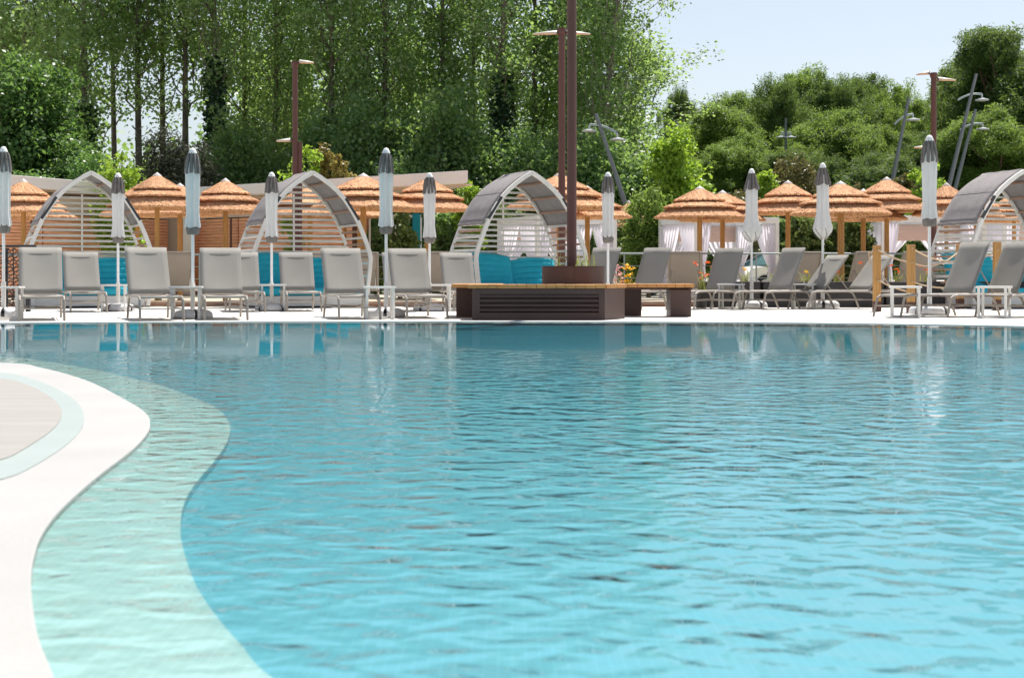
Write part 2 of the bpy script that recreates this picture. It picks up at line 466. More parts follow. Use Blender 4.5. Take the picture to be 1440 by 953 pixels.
Ip = chaikin([(-14, 11.0), (-8, 10.4)] + [(-5.0, 9.75)] + unproj(Ic, ZC) + [(-2.05, 4.4), (-2.9, 3.7), (-4.3, 2.8), (-8, 1.5)])
m = MB(); m.prism(Ap + [(-14, 1)], -.2, ZC + .004); structure(m.build('pool_gutter', M['gutter']))
m = MB(); m.prism(Ip + [(-14, 1.5)], -.2, ZC + .008); structure(m.build('terrace', M['terrace']))

# car park behind the planting
m = MB(); m.add([(6, 49, -.016), (40, 49, -.016), (40, 62, -.016), (6, 62, -.016)], [(0, 1, 2, 3)])
structure(m.build('car_park', M['asphalt']))
# ------------------------------------------------------------------ sun loungers
def make_lounger(ang, name='sun_lounger', sling='sling'):
    root = thing(name, 'grey sun lounger', 'sun lounger')
    fm = M['frame']
    f = MB()
    for s in (-1, 1):
        x = .29 * s
        f.tube([(x, -.70, .305), (x, -.60, .330), (x, .60, .330), (x, 1.12, .330)], .019, 8)
    for y in (-.66, .61, 1.11): f.tube([(-.29, y, .323), (.29, y, .323)], .016, 8)
    f.tube([(-.28, -.755, .17), (.28, -.755, .17)], .011, 6)
    f.tube([(-.28, .79, .17), (.28, .79, .17)], .011, 6)
    for s in (-1, 1): f.tube([(.28 * s, -.755, .17), (.28 * s, .79, .17)], .009, 6)
    f.build('frame', fm, root, smooth=True)
    for s in (-1, 1):
        MB().tube([(.29 * s, -.66, .323), (.29 * s, -.72, .29), (.292 * s, -.755, .17), (.295 * s, -.80, 0)], [.018, .019, .019, .017], 8).build('leg', fm, root, smooth=True)
        MB().tube([(.285 * s, .62, .323), (.285 * s, .71, .285), (.288 * s, .78, .17), (.29 * s, .86, 0)], [.018, .019, .019, .017], 8).build('leg', fm, root, smooth=True)
    g = MB(); g.grid(lambda u, v: (-.275 + .55 * u, -.64 + 1.24 * v, .344 - .022 * math.sin(math.pi * u)), 8, 6)
    g.build('seat', M[sling], root, smooth=True, solid=.006)
    ca, sa = math.cos(R(ang)), math.sin(R(ang)); L = .87; y0, z0 = .62, .350
    b = MB()
    for s in (-1, 1): b.tube([(.28 * s, y0, z0), (.28 * s, y0 + ca * L, z0 + sa * L)], .014, 8)
    b.tube([(-.28, y0 + ca * L, z0 + sa * L), (.28, y0 + ca * L, z0 + sa * L)], .014, 8)
    b.build('back_frame', fm, root, smooth=True)
    def bs(u, v):
        t = .005 + .995 * v; off = .016 - .022 * math.sin(math.pi * u) * min(1, 5 * v * (1 - v))
        return (-.308 + .616 * u, y0 + ca * L * t - sa * off, z0 + sa * L * t + ca * off)
    bk = MB().grid(bs, 8, 8).build('backrest', M[sling], root, smooth=True, solid=.007)
    for t in (.09, .87):
        h = MB()
        c = [(-.16 + .32 * k / 8, y0 + ca * L * t - sa * .012, z0 + sa * L * t + ca * .012) for k in range(9)]
        h.tube(c, .0045, 5); h.build('seam', M[sling], bk)
    t = .52
    st = MB()
    for s in (-1, 1): st.tube([(.24 * s, y0 + ca * L * t, z0 + sa * L * t - .01), (.25 * s, y0 + ca * L * t + .30, .35)], .010, 6)
    st.tube([(-.25, y0 + ca * L * t + .30, .35), (.25, y0 + ca * L * t + .30, .35)], .010, 6)
    st.build('support_strut', fm, root, smooth=True)
    return root


LPROT = {a: make_lounger(a) for a in (48, 52, 64)}
GL = 'grey sling sun loungers along the far pool edge'
def lounger(px, py, yaw, ang, label):
    """px, py: ground point midway between the two foot-end legs; yaw > 0 points the feet to the right."""
    Y = Yg(py); x = X(px, Y); a = R(yaw)
    place(LPROT[ang], (x - math.sin(a) * .80, Y + math.cos(a) * .80, 0), a, label, GL)


lounger(59, 451.5, 19, 52, 'sun lounger nearest the pool at the far left, beside the dark basket fence')
lounger(125, 439.5, 21, 52, 'smaller looking lounger set back in front of the leftmost arched cabana')
lounger(228, 451.5, 21, 52, 'sun lounger at the pool edge just left of the tall parasol before the white pillar')
lounger(318, 450.5, 14, 52, 'sun lounger at the pool edge just right of the tall parasol before the white pillar')
lounger(348, 439, 14, 52, 'set back lounger half hidden behind the pool edge lounger adjoining the tall parasol')
lounger(428, 438.5, 13, 52, 'set back lounger standing before the teal cushions of the middle arched cabana')
lounger(506, 449.5, 15, 52, 'pool edge lounger covering the right foot of the middle arched cabana')
lounger(578, 438.5, 11, 52, 'set back lounger showing as a sliver left of the lounger below the white roof end')
lounger(601, 448.5, 13, 52, 'pool edge lounger directly below the end of the long white roof')
lounger(662, 437.5, 10, 52, 'set back lounger just left of the louvred bench, at the foot of the cabana')
lounger(778, 437, -36, 64, 'lounger whose top shows behind the round brown planter')
lounger(846, 436.5, -40, 64, 'lounger behind the open right arm of the bench, by the made-up flowers')
lounger(956, 435.5, -39, 64, 'upright lounger just right of the bench end, before the pavilion')
lounger(1014, 435.5, -58, 64, 'upright lounger with white car behind, between the two flared parasols')
lounger(1058, 435.2, -63, 48, 'low reclined lounger under the second flared white parasol')
lounger(1122, 435.0, -64, 48, 'low reclined lounger just left of the first timber bollard')
lounger(1247, 446, -63, 64, 'pool edge lounger by the tallest closed parasol and the roped bollards')
lounger(1312, 446, -63, 64, 'pool edge lounger at the right margin under the cropped arched cabana')
lounger(1392, 446.5, -63, 64, 'last lounger at the right margin, mostly out of the picture')

LB = make_lounger(64, 'lawn_lounger', 'sling_taupe')
LB['category'] = 'sun lounger'
for px, Y, yaw, lab in ((256, 31, 6, 'taupe lounger seen from behind beyond the tall parasol by the white pillar'),
                        (617, 31, 4, 'taupe lounger seen from behind, framed between two pool loungers below the white roof end'),
                        (510, 31.6, 5, 'taupe lounger seen from behind beside the right foot of the middle cabana'),
                        (962, 30.8, -6, 'taupe lounger seen from behind at the left pavilion curtain, beside the bench end'),
                        (1110, 31.2, 10, 'taupe lounger seen from behind next to the white car'),
                        (1192, 31.0, 14, 'taupe lounger seen from behind at the double timber parasol post'),
                        (1262, 31.0, 10, 'taupe lounger seen from behind between the two front timber bollards'),
                        (1326, 31.4, 14, 'taupe lounger seen from behind near the tallest closed parasol')):
    place(LB, (X(px, Y), Y, -.02), R(180 + yaw), lab, 'taupe loungers facing away beyond the deck', (1.18, 1.05, 1.0))

# ------------------------------------------------------------------ closed parasols
def pleat(prof, k, amp, n=56, ph=0.0, hem=0.0, twist=0.0):
    rings = []
    for i, (r, z) in enumerate(prof):
        ring = []
        for q in range(n):
            t = 2 * math.pi * q / n
            rr = r * (1 + amp * math.sin(k * t + ph + twist * i) + .35 * amp * math.sin(2 * k * t + 1.3 + ph))
            zz = z + (hem * math.sin(k * t * .5 + ph) if i in (0,) else 0)
            ring.append((rr * math.cos(t), rr * math.sin(t), zz))
        rings.append(ring)
    return rings


def make_umbrella(kind):
    root = thing('closed_parasol', 'closed parasol', 'parasol')
    H = 2.50
    MB().tube([(0, 0, .06), (0, 0, H - .06)], .022, 12).build('pole', M['white_metal'], root, smooth=True)
    MB().tube([(0, 0, .08), (0, 0, .52)], .034, 12).build('pole_sleeve', M['offwhite_metal'], root, smooth=True)
    MB().lathe([(.003, H + .005), (.03, H - .005), (.048, H - .035), (.062, H - .075), (.058, H - .085)], 20).build('finial', M['white_metal'], root, smooth=True)
    if kind == 'tied':
        MB().loft(pleat([(.112, H - .37), (.108, H - .34), (.098, H - .22), (.082, H - .12), (.056, H - .072)], 10, .17, hem=.016)).build('top_flounce', M['umb_dark'], root, smooth=True)
        MB().loft(pleat([(.108, H - 1.16), (.098, H - 1.08), (.085, H - .95), (.088, H - .7), (.092, H - .5), (.096, H - .33), (.07, H - .2)], 8, .13, ph=.7, hem=.012, twist=.12)).build('canopy', M['umb_white'], root, smooth=True)
        MB().loft(pleat([(.070, H - 1.27), (.084, H - 1.255), (.094, H - 1.20), (.09, H - 1.14)], 7, .07, ph=.5, twist=.6)).build('canopy_hem', M['umb_dark'], root, smooth=True)
    else:
        MB().loft(pleat([(.135, H - .37), (.118, H - .30), (.09, H - .2), (.07, H - .12), (.052, H - .072)], 9, .19, hem=.02)).build('top_flounce', M['umb_dark'], root, smooth=True)
        cn = MB().loft(pleat([(.028, H - 1.32), (.075, H - 1.28), (.145, H - 1.19), (.165, H - 1.12), (.135, H - 1.0), (.105, H - .85), (.1, H - .6), (.102, H - .34), (.07, H - .2)], 6, .15, ph=.4)).build('canopy', M['umb_white'], root, smooth=True)
        e = MB()
        for k in range(6):
            t = 2 * math.pi * (k + .2) / 6
            e.tube([(.182 * math.cos(t), .182 * math.sin(t), H - 1.13), (.13 * math.cos(t + .35), .13 * math.sin(t + .35), H - 1.245), (.045 * math.cos(t + .5), .045 * math.sin(t + .5), H - 1.31)], .006, 5)
        e.build('canopy_hem', M['umb_dark'], root)
    # base: steel cross with four rounded weights
    b = MB(); b.box((0, 0, .03), (.56, .05, .05)); b.box((0, 0, .033), (.05, .56, .05)); b.lathe([(.05, 0), (.05, .09), (.036, .1)], 12)
    bs = b.build('base', M['base_dark'], root)
    for k in range(4):
        w = MB()
        def wp(u, v, k=k):
            t = math.pi / 2 * (k + .06 + .88 * u)
            r = .035 + .25 * math.sin(v * math.pi / 2) ** .8 if v < 1 else .285
            z = .015 + .125 * (math.cos(v * math.pi / 2) ** .55)
            return (r * math.cos(t), r * math.sin(t), z)
        rings = [[wp(u / 8, v / 6) for u in range(9)] for v in range(7)]
        top = [p for rr in rings for p in rr]
        o = len(top)
        w.grid(lambda u, v: wp(u, v), 8, 6)
        w.build('weight', M['base_stone'], bs, smooth=True, solid=.012)
    return root


UP = {k: make_umbrella(k) for k in ('tied', 'flared')}
GU = 'closed white and grey parasols between the loungers'
def umbrella(px, topy, basey, kind, rz, label, lean=(0, 0)):
    Y = Yg(basey)
    s = Zp(topy, Y) / 2.505
    o = place(UP[kind], (X(px, Y), Y, 0), rz, label, GU, (max(1, s * .98),) * 2 + (s,))


umbrella(5, 206, 446, 'tied', .3, 'closed parasol cut by the left edge, in front of the dark basket fence')
umbrella(166, 243, 437.5, 'tied', 1.2, 'short looking closed parasol before the right leg of the leftmost arched cabana')
umbrella(271, 208, 448, 'tied', 2.0, 'tall closed parasol in front of the white pillar of the timber building')
umbrella(382, 242, 437.5, 'tied', .9, 'closed parasol before the left leg of the middle arched cabana')
umbrella(543, 208, 446, 'tied', 1.6, 'tall closed parasol in front of the timber post beside the teal banner')
umbrella(604, 243, 437.5, 'tied', 2.6, 'closed parasol overlapping the thatch below the end of the white roof')
umbrella(855, 242, 438, 'tied', .1, 'closed parasol rising behind the chamfered end of the bench')
umbrella(1057, 237, 433.4, 'flared', .5, 'flared closed parasol in front of the white pavilion post, left of the other flared one')
umbrella(1157, 229, 433.2, 'flared', 1.4, 'flared closed parasol over the low reclined lounger, near the olive dome shrub')
umbrella(1307, 190, 442.5, 'tied', 2.2, 'tallest closed parasol, beside the roped timber bollards')

# ------------------------------------------------------------------ side tables
def make_table():
    root = thing('side_table', 'white side table', 'table')
    MB().box((0, 0, .455), (.46, .36, .03)).build('table_top', M['offwhite_metal'], root, bevel=.006)
    for s in (-1, 1):
        f = MB(); x = .19 * s
        f.box((x, -.15, .2205), (.036, .036, .437)); f.box((x, .15, .2205), (.036, .036, .437)); f.box((x, 0, .018), (.034, .262, .034))
        f.build('leg_frame', M['offwhite_metal'], root, bevel=.004)
    f = MB(); f.box((0, .15, .017), (.342, .03, .03)); f.build('foot_bar', M['offwhite_metal'], root, bevel=.004)
    return root


TP = make_table()
for px, py, yaw, lab in ((8, 449, 5, 'white side table cut by the left edge, at the foot of the basket fence'),
                         (160, 438, 12, 'white side table set back in front of the leftmost cabana'),
                         (262, 448.5, 8, 'white side table at the pole of the tall parasol before the white pillar'),
                         (384, 437.5, 10, 'white side table in front of the left leg of the middle cabana'),
                         (533, 448.5, 12, 'white side table at the pole of the tall parasol near the teal banner'),
                         (616, 437.5, 10, 'white side table set back between the louvred bench and the banner'),
                         (1028, 434.2, -20, 'white side table beside the upright lounger near the bench end'),
                         (1130, 434.0, -20, 'white side table between the low reclined lounger and the white car'),
                         (1273, 446.5, -12, 'white side table in front of the second timber bollard'),
                         (1398, 447, -30, 'white side table between the two pool loungers at the right margin')):
    Y = Yg(py); place(TP, (X(px, Y), Y, 0), R(yaw), lab, 'white side tables between the loungers')

# ------------------------------------------------------------------ bench with planter and lamp
bx = lambda px, py: (X(px, Yg(py)), Yg(py))
root = thing('bench', 'long dark brown bench with louvred front and orange timber top around a planter', 'bench', (.9, 21.2, 0))
def rel(pts): return [(x - .9, y - 21.2) for x, y in pts]
main = rel([(-.56, 19.98), (1.30, 19.98), (1.63, 20.62), (1.50, 21.35), (.9, 22.2), (-.50, 22.0)])
# front body built round the louvre opening
body = MB()
inner = rel([(-.50, 20.04), (1.28, 20.04), (1.58, 20.64), (1.46, 21.33), (.88, 22.14), (-.45, 21.95)])
body.prism(inner, 0.02, .44)
x0, x1 = -.56 - .9, 1.30 - .9; yf = 19.98 - 21.2
lx0, lx1 = X(675, 20) - .9, X(842, 20) - .9
for (a, b, z0, z1) in ((x0, lx0, 0, .445), (lx1, x1, 0, .445), (lx0, lx1, 0, .105), (lx0, lx1, .365, .445)):
    body.box(((a + b) / 2, yf + .03, (z0 + z1) / 2), (b - a, .06, z1 - z0))
body.build('body', M['bench_dark'], root, bevel=.004)
e = MB(); A = Vector((1.30 - .9, yf, 0)); B = Vector((1.63 - .9, 20.62 - 21.2, 0)); dd = (B - A).normalized(); nn = Vector((dd.y, -dd.x, 0))
e.add([A + nn * .004, B + nn * .004, B + nn * .004 + Vector((0, 0, .445)), A + nn * .004 + Vector((0, 0, .445)), A - nn * .03, B - nn * .03, B - nn * .03 + Vector((0, 0, .445)), A - nn * .03 + Vector((0, 0, .445))],
      [(0, 1, 2, 3), (4, 5, 6, 7), (0, 1, 5, 4), (2, 3, 7, 6), (0, 3, 7, 4), (1, 2, 6, 5)])
e.build('end_panel', M['bench_dark'], root, bevel=.003)
lv = MB(); lv.box(((lx0 + lx1) / 2, yf + .07, .235), (lx1 - lx0, .012, .26))
lvo = lv.build('louvre_panel', M['louver_dark'], root)
sl_ = MB()
for k in range(4):
    z = .135 + k * .065
    sl_.box(((lx0 + lx1) / 2, yf + .030, z), (lx1 - lx0, .055, .036), Matrix.Rotation(R(-16), 3, 'X'))
sl_.build('slat', M['bench_dark'], lvo)
bk = MB(); bk.prism(rel([(-.84, 21.4), (-.5, 21.4), (-.5, 22.5), (-.84, 22.5)]), 0, .445); bk.build('return_box', M['bench_dark'], root, bevel=.004)
for (pa, pb, yy) in ((877, 902, 22.0), (943, 972, 21.5)):
    xa, xb = X(pa, yy) - .9, X(pb, yy) - .9
    MB().box(((xa + xb) / 2, yy + .3 - 21.2, .205), (xb - xa, .6, .41)).build('leg', M['bench_dark'], root, bevel=.004)
MB().box((X(925, 21.6) - .9, 21.85 - 21.2, .428), (1.05, .5, .034)).build('rail', M['bench_dark'], root, bevel=.003)
# timber top: planks laid side by side, clipped to the bench outline (front run, chamfer, right arm, left return)
tp = MB()
def planks(a, b, depth, w, z0=.447, z1=.50):
    a = Vector((*a, 0)); b = Vector((*b, 0)); d = (b - a); n = max(1, round(d.length / w)); d.normalize()
    nrm = Vector((-d.y, d.x, 0)); step = (b - a).length / n
    for k in range(n):
        p = a + d * (step * (k + .5)) + nrm * (depth / 2)
        tp.box((p.x - .9, p.y - 21.2, (z0 + z1) / 2 + rnd.uniform(-.002, .002)), (step - .006, depth, z1 - z0), Matrix.Rotation(math.atan2(d.y, d.x), 3, 'Z'))
planks((-.62, 19.94), (1.31, 19.94), .70, .14)
planks((1.335, 19.96), (1.66, 20.60), .62, .12, .4475, .499)
planks((1.60, 21.38), (2.74, 21.38), .72, .14)
planks((-.14, 20.66), (-.14, 22.6), .74, .14, .448, .4985)
tp.build('top', M['plank'], root, bevel=.004)

pl = thing('round_planter', 'round brown metal planter sitting on the timber bench around a lamp post', 'planter', (X(806, 21.2), 21.2, 0))
MB().lathe([(.42, 0), (.465, .02), (.465, .755), (.475, .76), (.475, .765), (.44, .765), (.44, .66)], 48, cap=False).build('shell', M['planter_brown'], pl, smooth=True)
MB().box((.0, -.467, .62), (.008, .006, .27)).build('seam', M['bench_dark'], pl)
MB().lathe([(.002, .69), (.44, .68)], 32, cap=False).build('soil', M['soil'], pl, smooth=True)

# ------------------------------------------------------------------ tufts of grass and flowers
def make_tuft(name, n, h, spread, label, cat, seed, flowers=0, fmat='petal_orange'):
    r = random.Random(seed)
    root = thing(name, label, cat)
    g = MB()
    tips = []
    for k in range(n):
        a = r.uniform(0, 6.283); l = h * r.uniform(.55, 1.05); out = spread * r.uniform(.25, 1); w = r.uniform(.004, .009)
        bx_, by_ = r.gauss(0, spread * .2), r.gauss(0, spread * .2)
        s = Vector((-math.sin(a), math.cos(a), 0)) * w
        pts = [Vector((bx_ + math.cos(a) * out * t ** 1.6, by_ + math.sin(a) * out * t ** 1.6, l * (t - .18 * t * t))) for t in (0, .35, .7, 1)]
        tips.append(pts[-1])
        vs = []
        for p, k2 in zip(pts, (1, 1, .7, .08)): vs += [p - s * k2, p + s * k2]
        g.add(vs, [(0, 1, 3, 2), (2, 3, 5, 4), (4, 5, 7, 6)])
    g.build('blades', M['grass_leaf'], root)
    if flowers:
        f = MB()
        for k in range(flowers):
            c = Vector((r.gauss(0, spread * .45), r.gauss(0, spread * .3), h * r.uniform(.45, 1.0)))
            for q in range(7):
                a = r.uniform(0, 6.28); e = r.uniform(-.3, .9); L = r.uniform(.045, .085)
                dv = Vector((math.cos(a) * math.cos(e), math.sin(a) * math.cos(e), math.sin(e))) * L
                sv = dv.cross(Vector((.2, .3, 1))).normalized() * L * .33
                f.add([c, c + dv * .6 + sv, c + dv, c + dv * .6 - sv], [(0, 1, 2, 3)])
        f.build('blossom', M[fmat], root)
    return root


t0 = make_tuft('ornamental_grass', 15, .36, .16, 'pale grass', 'grass', 3)
py_ = 21.2
for px, dy, lab in ((786, -.12, 'pale ornamental grass in the round planter, left of the lamp post'), (818, -.2, 'pale ornamental grass in the round planter, right of the lamp post'), (836, .1, 'pale ornamental grass at the right rim of the round planter')):
    place(t0, (X(px, py_), py_ + dy, .68), rnd.uniform(0, 6), lab, 'grasses in the round planter')

# ------------------------------------------------------------------ rust brown lamp posts
def lamp_head(root, z, side, L=.52, rzz=0):
    rz = Matrix.Rotation(rzz, 3, 'Z')
    def tr(p): q = rz @ Vector((p[0] * side, p[1], 0)); return (q.x, q.y, p[2])
    a = MB(); pts = [(.03, z - .01), (.14, z + .0)]
    a.tube([tr((.02, 0, z)), tr((.16, 0, z + .01))], .022, 8); arm = a.build('arm', M['lamp_brown'], root, smooth=True)
    hd = MB(); rings = []
    for t in [i / 8 for i in range(9)]:
        x = .1 + L * t; wd = .13 * math.sin(math.pi * min(1, .16 + .8 * t)) + .008; th = .055 * (1 - t) + .012
        zc = z + .01
        rings.append([tr((x, wd * math.cos(q), zc + max(0, math.sin(q)) * th)) for q in [math.pi * k / 8 for k in range(9)]])
    hd.loft(rings, cap=False, closed=False)
    hd.build('lamp_head', M['lamp_white'], root, smooth=True)
    un = MB(); un.loft([[tr((.1 + L * t, (.13 * math.sin(math.pi * min(1, .16 + .8 * t)) + .008) * q, z + .006 - .018 * (1 - abs(q)))) for q in (-1, -.5, 0, .5, 1)] for t in [i / 8 for i in range(9)]], cap=False, closed=False)
    un.build('diffuser', M['lamp_amber'], root, smooth=True)


def lamp_post(px, Y, top, r, heads, label, base=0, second=None):
    root = thing('lamp_post', label, 'lamp post', (X(px, Y), Y, base), 0, 'rust brown lamp posts')
    MB().tube([(0, 0, .0), (0, 0, top - base + .04)], [r, r * .94], 16).build('pole', M['lamp_brown'], root, smooth=True)
    MB().lathe([(.0, top - base + .10), (r * 1.1, top - base + .09), (r * 1.35, top - base + .03), (r * 1.1, top - base - .03)], 16).build('cap', M['lamp_brown'], root, smooth=True)
    if second:
        MB().tube([(second[0], .05, 0), (second[0], .05, second[1])], r, 12).build('brace_pole', M['lamp_brown'], root, smooth=True)
    for z, sd, L, rzz in heads: lamp_head(root, z - base, sd, L, rzz)
    return root


lamp_post(804, 21.2, 7.2, .073, [(7.15, 1, .6, 0), (7.15, -1, .6, 0)], 'nearest and thickest rust brown lamp post, rising out of the round planter', .66)
lamp_post(790, 29.8, Zp(46, 29.8), .075, [(Zp(48, 29.8), 1, .50, .1), (Zp(48, 29.8), -1, .50, -.1)], 'rust brown lamp post with two level heads, just behind the planter post')
lamp_post(415, 30.5, Zp(92, 30.5), .062, [(Zp(89, 30.5), 1, .30, 0), (Zp(199, 30.5), -1, .30, 0)], 'rust brown lamp post rising behind the middle arched cabana', 0, (.085, Zp(200, 30.5)))
lamp_post(1313, 33, Zp(108, 33), .066, [(Zp(104, 33), -1, .30, -.5), (Zp(113, 33), 1, .42, .1), (Zp(208, 33), -1, .36, 0)], 'rust brown lamp post behind the tallest closed parasol')

# ------------------------------------------------------------------ arched cabanas
ARC = [(0, 2.60), (.16, 2.51), (.32, 2.40), (.48, 2.27), (.64, 2.10), (.78, 1.90), (.90, 1.69), (1.0, 1.46), (1.09, 1.23), (1.15, 1.05), (1.165, .95), (1.15, .75), (1.12, .5), (1.09, .25), (1.07, .0)]
def arc_at(z):
    for (xa, za), (xb, zb) in zip(ARC, ARC[1:]):
        if za >= z >= zb: return xa + (xb - xa) * (za - z) / (za - zb + 1e-9)
    return ARC[-1][0]


def make_cabana():
    root = thing('arched_cabana', 'arched cabana', 'cabana')
    D = 1.35; yf, yr = -D / 2, D / 2
    for y, nm in ((yf, 'front_arch'), (yr, 'rear_arch')):
        a = MB()
        for s in (-1, 1):
            for (xa, za), (xb, zb) in zip(ARC, ARC[1:]):
                e = (Vector((xb - xa, 0, zb - za))).normalized() * .008
                a.beam((s * (xa - e.x), y, za - e.z), (s * (xb + e.x), y, zb + e.z), .075 if y == yf else .05, .07, up=(0, 1, 0))
        a.build(nm, M['offwhite_metal'], root, bevel=.006)
    # canvas canopy over both shoulders, lifted off the arch
    def cpt(u, v, lift):
        # u: -1..1 over the top, v 0..1 front to rear
        s = 1 if u >= 0 else -1; q = abs(u)
        z = 2.62 - q * 1.03
        x = arc_at(min(2.6, z)); nx = min(1, q * 6) * (.75 + .25 * q)
        sagx = .012 * math.sin(v * math.pi) * math.sin(q * math.pi * 3) ** 2
        y = yf + .06 + (D - .04) * v
        zz = z + lift * .55 * (1 - .6 * q) + .004 * math.sin(v * 17 + q * 9)
        if q > .98: zz += .012 * math.sin(v * 40)
        return (s * (x + lift * nx - sagx), y, zz)
    c = MB(); c.grid(lambda u, v: cpt(-1 + 2 * u, v, .045), 40, 10)
    can = c.build('canopy', M['canopy'], root, smooth=True, solid=.01)
    sm = MB()
    for s in (-1, 1):
        sm.tube([cpt(s * .42, v / 10, .052) for v in range(11)], .006, 5)
        sm.tube([cpt(s * .97, v / 10, .053) for v in range(11)], .011, 5)
        sm.tube([cpt(s * .90, v / 10, .052) for v in range(11)], .004, 5)
    sm.build('seam', M['canopy'], can)
    # side slats between the arches
    for s in (-1, 1):
        w = MB(); z = 2.42; k = 0; pale = MB()
        while z > .12:
            x = arc_at(z) * s
            (w if (k % 2 == 0 or z > 1.62) else pale).box((x, 0, z), (.022, D - .05, .042), Matrix.Rotation(R(0), 3, 'Y'))
            z -= .27 if z > 1.75 else .125; k += 1
        w.build('timber_slats', M['slat_wood'], root, bevel=.003)
        pale.build('side_slats', M['offwhite_metal'], root, bevel=.003)
    b = MB(); z = .12
    while z < 2.42:
        x = arc_at(z); b.box((0, yr, z), (2 * x - .05, .024, .042)); z += .1085
    b.build('back_slats', M['offwhite_metal'], root, bevel=.003)
    MB().box((0, yr + .03, 1.15), (.03, .03, 2.2)).build('mullion', M['offwhite_metal'], root, bevel=.003)
    # day bed
    MB().box((0, 0, .13), (2.06, D - .06, .2)).build('bed_base', M['offwhite_metal'], root, bevel=.012)
    st = MB(); st.box((0, -.03, .31), (1.98, D - .12, .14)); st.build('seat_cushion', M['teal'], root, bevel=.04)
    for s, rib in ((-1, 1), (1, .35)):
        def cp(u, v, s=s, rib=rib):
            x = .02 + 1.0 * u; z = .34 + .64 * v
            lean = .26 * v
            puff = .10 * (max(0, math.sin(math.pi * min(1, max(0, u)))) ** .35) * (.2 + .8 * (abs(math.sin(v * math.pi * 5.5)) ** .5 * rib + (1 - rib)))
            z2 = z - .05 * (1 - math.sin(math.pi * u)) * v + (.03 * (u - .5))
            y = .34 + lean - puff - .22 * (u - .5) ** 2 * 2 + (.0 if v < .99 else .03)
            return (s * x, y, z2)
        k = MB(); k.grid(cp, 20, 66)
        o = k.build('back_cushion', M['teal'], root, smooth=True, solid=.10, angle=80)
        o.modifiers['solid'].offset = -1 if s > 0 else 1
        o.modifiers['solid'].use_even_offset = False
    st = MB()
    for s in (-1, 1): st.beam((s * (arc_at(1.70) + .025), yf - .012, 1.70), (s * (arc_at(2.12) + .025), yf - .012, 2.12), .05, .05, up=(0, 1, 0))
    st.build('strap', M['base_dark'], root)
    return root


cab = make_cabana()
GC = 'arched cabanas with grey canopies'
def cabana(fpx, Yf, yaw, label):
    x = X(fpx, Yf); a = R(yaw)
    o = place(cab, (x - math.sin(a) * .675, Yf + math.cos(a) * .675, 0), a, label, GC)
cabana(128.5, 27.4, 24, 'leftmost arched cabana with grey canopy, beside the basket fence')
cabana(440, 27.4, 24, 'middle arched cabana with grey canopy, in front of the timber building and its lamp post')
cabana(748, 27.4, 24, 'arched cabana with teal cushions directly behind the louvred bench and planter')
cabana(1440, 27.0, 15, 'arched cabana cropped by the right edge behind the roped bollards')

# ------------------------------------------------------------------ bollards and ropes
bp = thing('bollard', 'timber bollard', 'bollard')
MB().box((0, 0, .66), (.12, .12, .98)).build('post', M['post_wood'], bp, bevel=.006)
MB().box((0, 0, .09), (.128, .128, .18)).build('sleeve', M['post_dark'], bp, bevel=.004)
BL = []
for px, py, tp_, lab in ((1233, 438, 345, 'timber bollard standing before the low reclined lounger, leftmost of the roped ones'),
                         (1281, 439.5, 344, 'timber bollard just left of the tallest closed parasol'),
                         (1350, 434, 344, 'timber bollard mostly hidden behind a pool lounger, right of the tallest parasol'),
                         (1402, 436, 340, 'timber bollard between the two loungers under the cropped cabana')):
    Y = Yg(py); place(bp, (X(px, Y), Y, 0), 0, lab, 'roped timber bollards', (1, 1, Zp(tp_, Y) / 1.15)); BL.append(Vector((X(px, Y), Y, Zp(tp_, Y))))
BL.append(Vector((X(1510, 24.5), 24.5, 1.15)))
def rope(a, b, sag, label):
    pts = [a.lerp(b, t / 16) - Vector((0, 0, sag * 4 * (t / 16) * (1 - t / 16))) for t in range(17)]
    o = MB().tube(pts, .014, 8).build('rope', M['rope'], None, smooth=True); tag(o, label, 'rope', 'tan ropes strung between the bollards')
near = Vector((0, -.075, 0))
rope(BL[0] + near - Vector((0, 0, .08)), BL[1] + near - Vector((0, 0, .30)), .04, 'upper tan rope between the two front bollards')
rope(BL[1] + near - Vector((0, 0, .06)), BL[2] + near - Vector((0, 0, .28)), .10, 'upper tan rope passing behind the tallest closed parasol')
rope(BL[1] + near - Vector((0, 0, .30)), BL[2] + near - Vector((0, 0, .08)), .16, 'crossing tan rope rising from second bollard to the hidden bollard')
rope(BL[2] + near - Vector((0, 0, .10)), BL[3] + near - Vector((0, 0, .14)), .14, 'upper tan rope below the cropped cabana slats')
rope(BL[0] + near - Vector((0, 0, .60)), BL[1] + near - Vector((0, 0, .80)), .03, 'lower tan rope behind the white side table by the front bollards')
rope(BL[1] + near - Vector((0, 0, .62)), BL[2] + near - Vector((0, 0, .78)), .06, 'lower tan rope behind the pool lounger next to the tallest parasol')
kn = MB().tube([BL[0] + Vector((-.075, -.07, -.06)), BL[0] + Vector((-.12, -.08, -.16)), BL[0] + Vector((-.16, -.06, -.10)), BL[0] + Vector((-.13, -.08, -.33))], .014, 8).build('rope_end', M['rope'], None, smooth=True)
tag(kn, 'loose knotted rope end hanging on the left side of the leftmost bollard', 'rope')

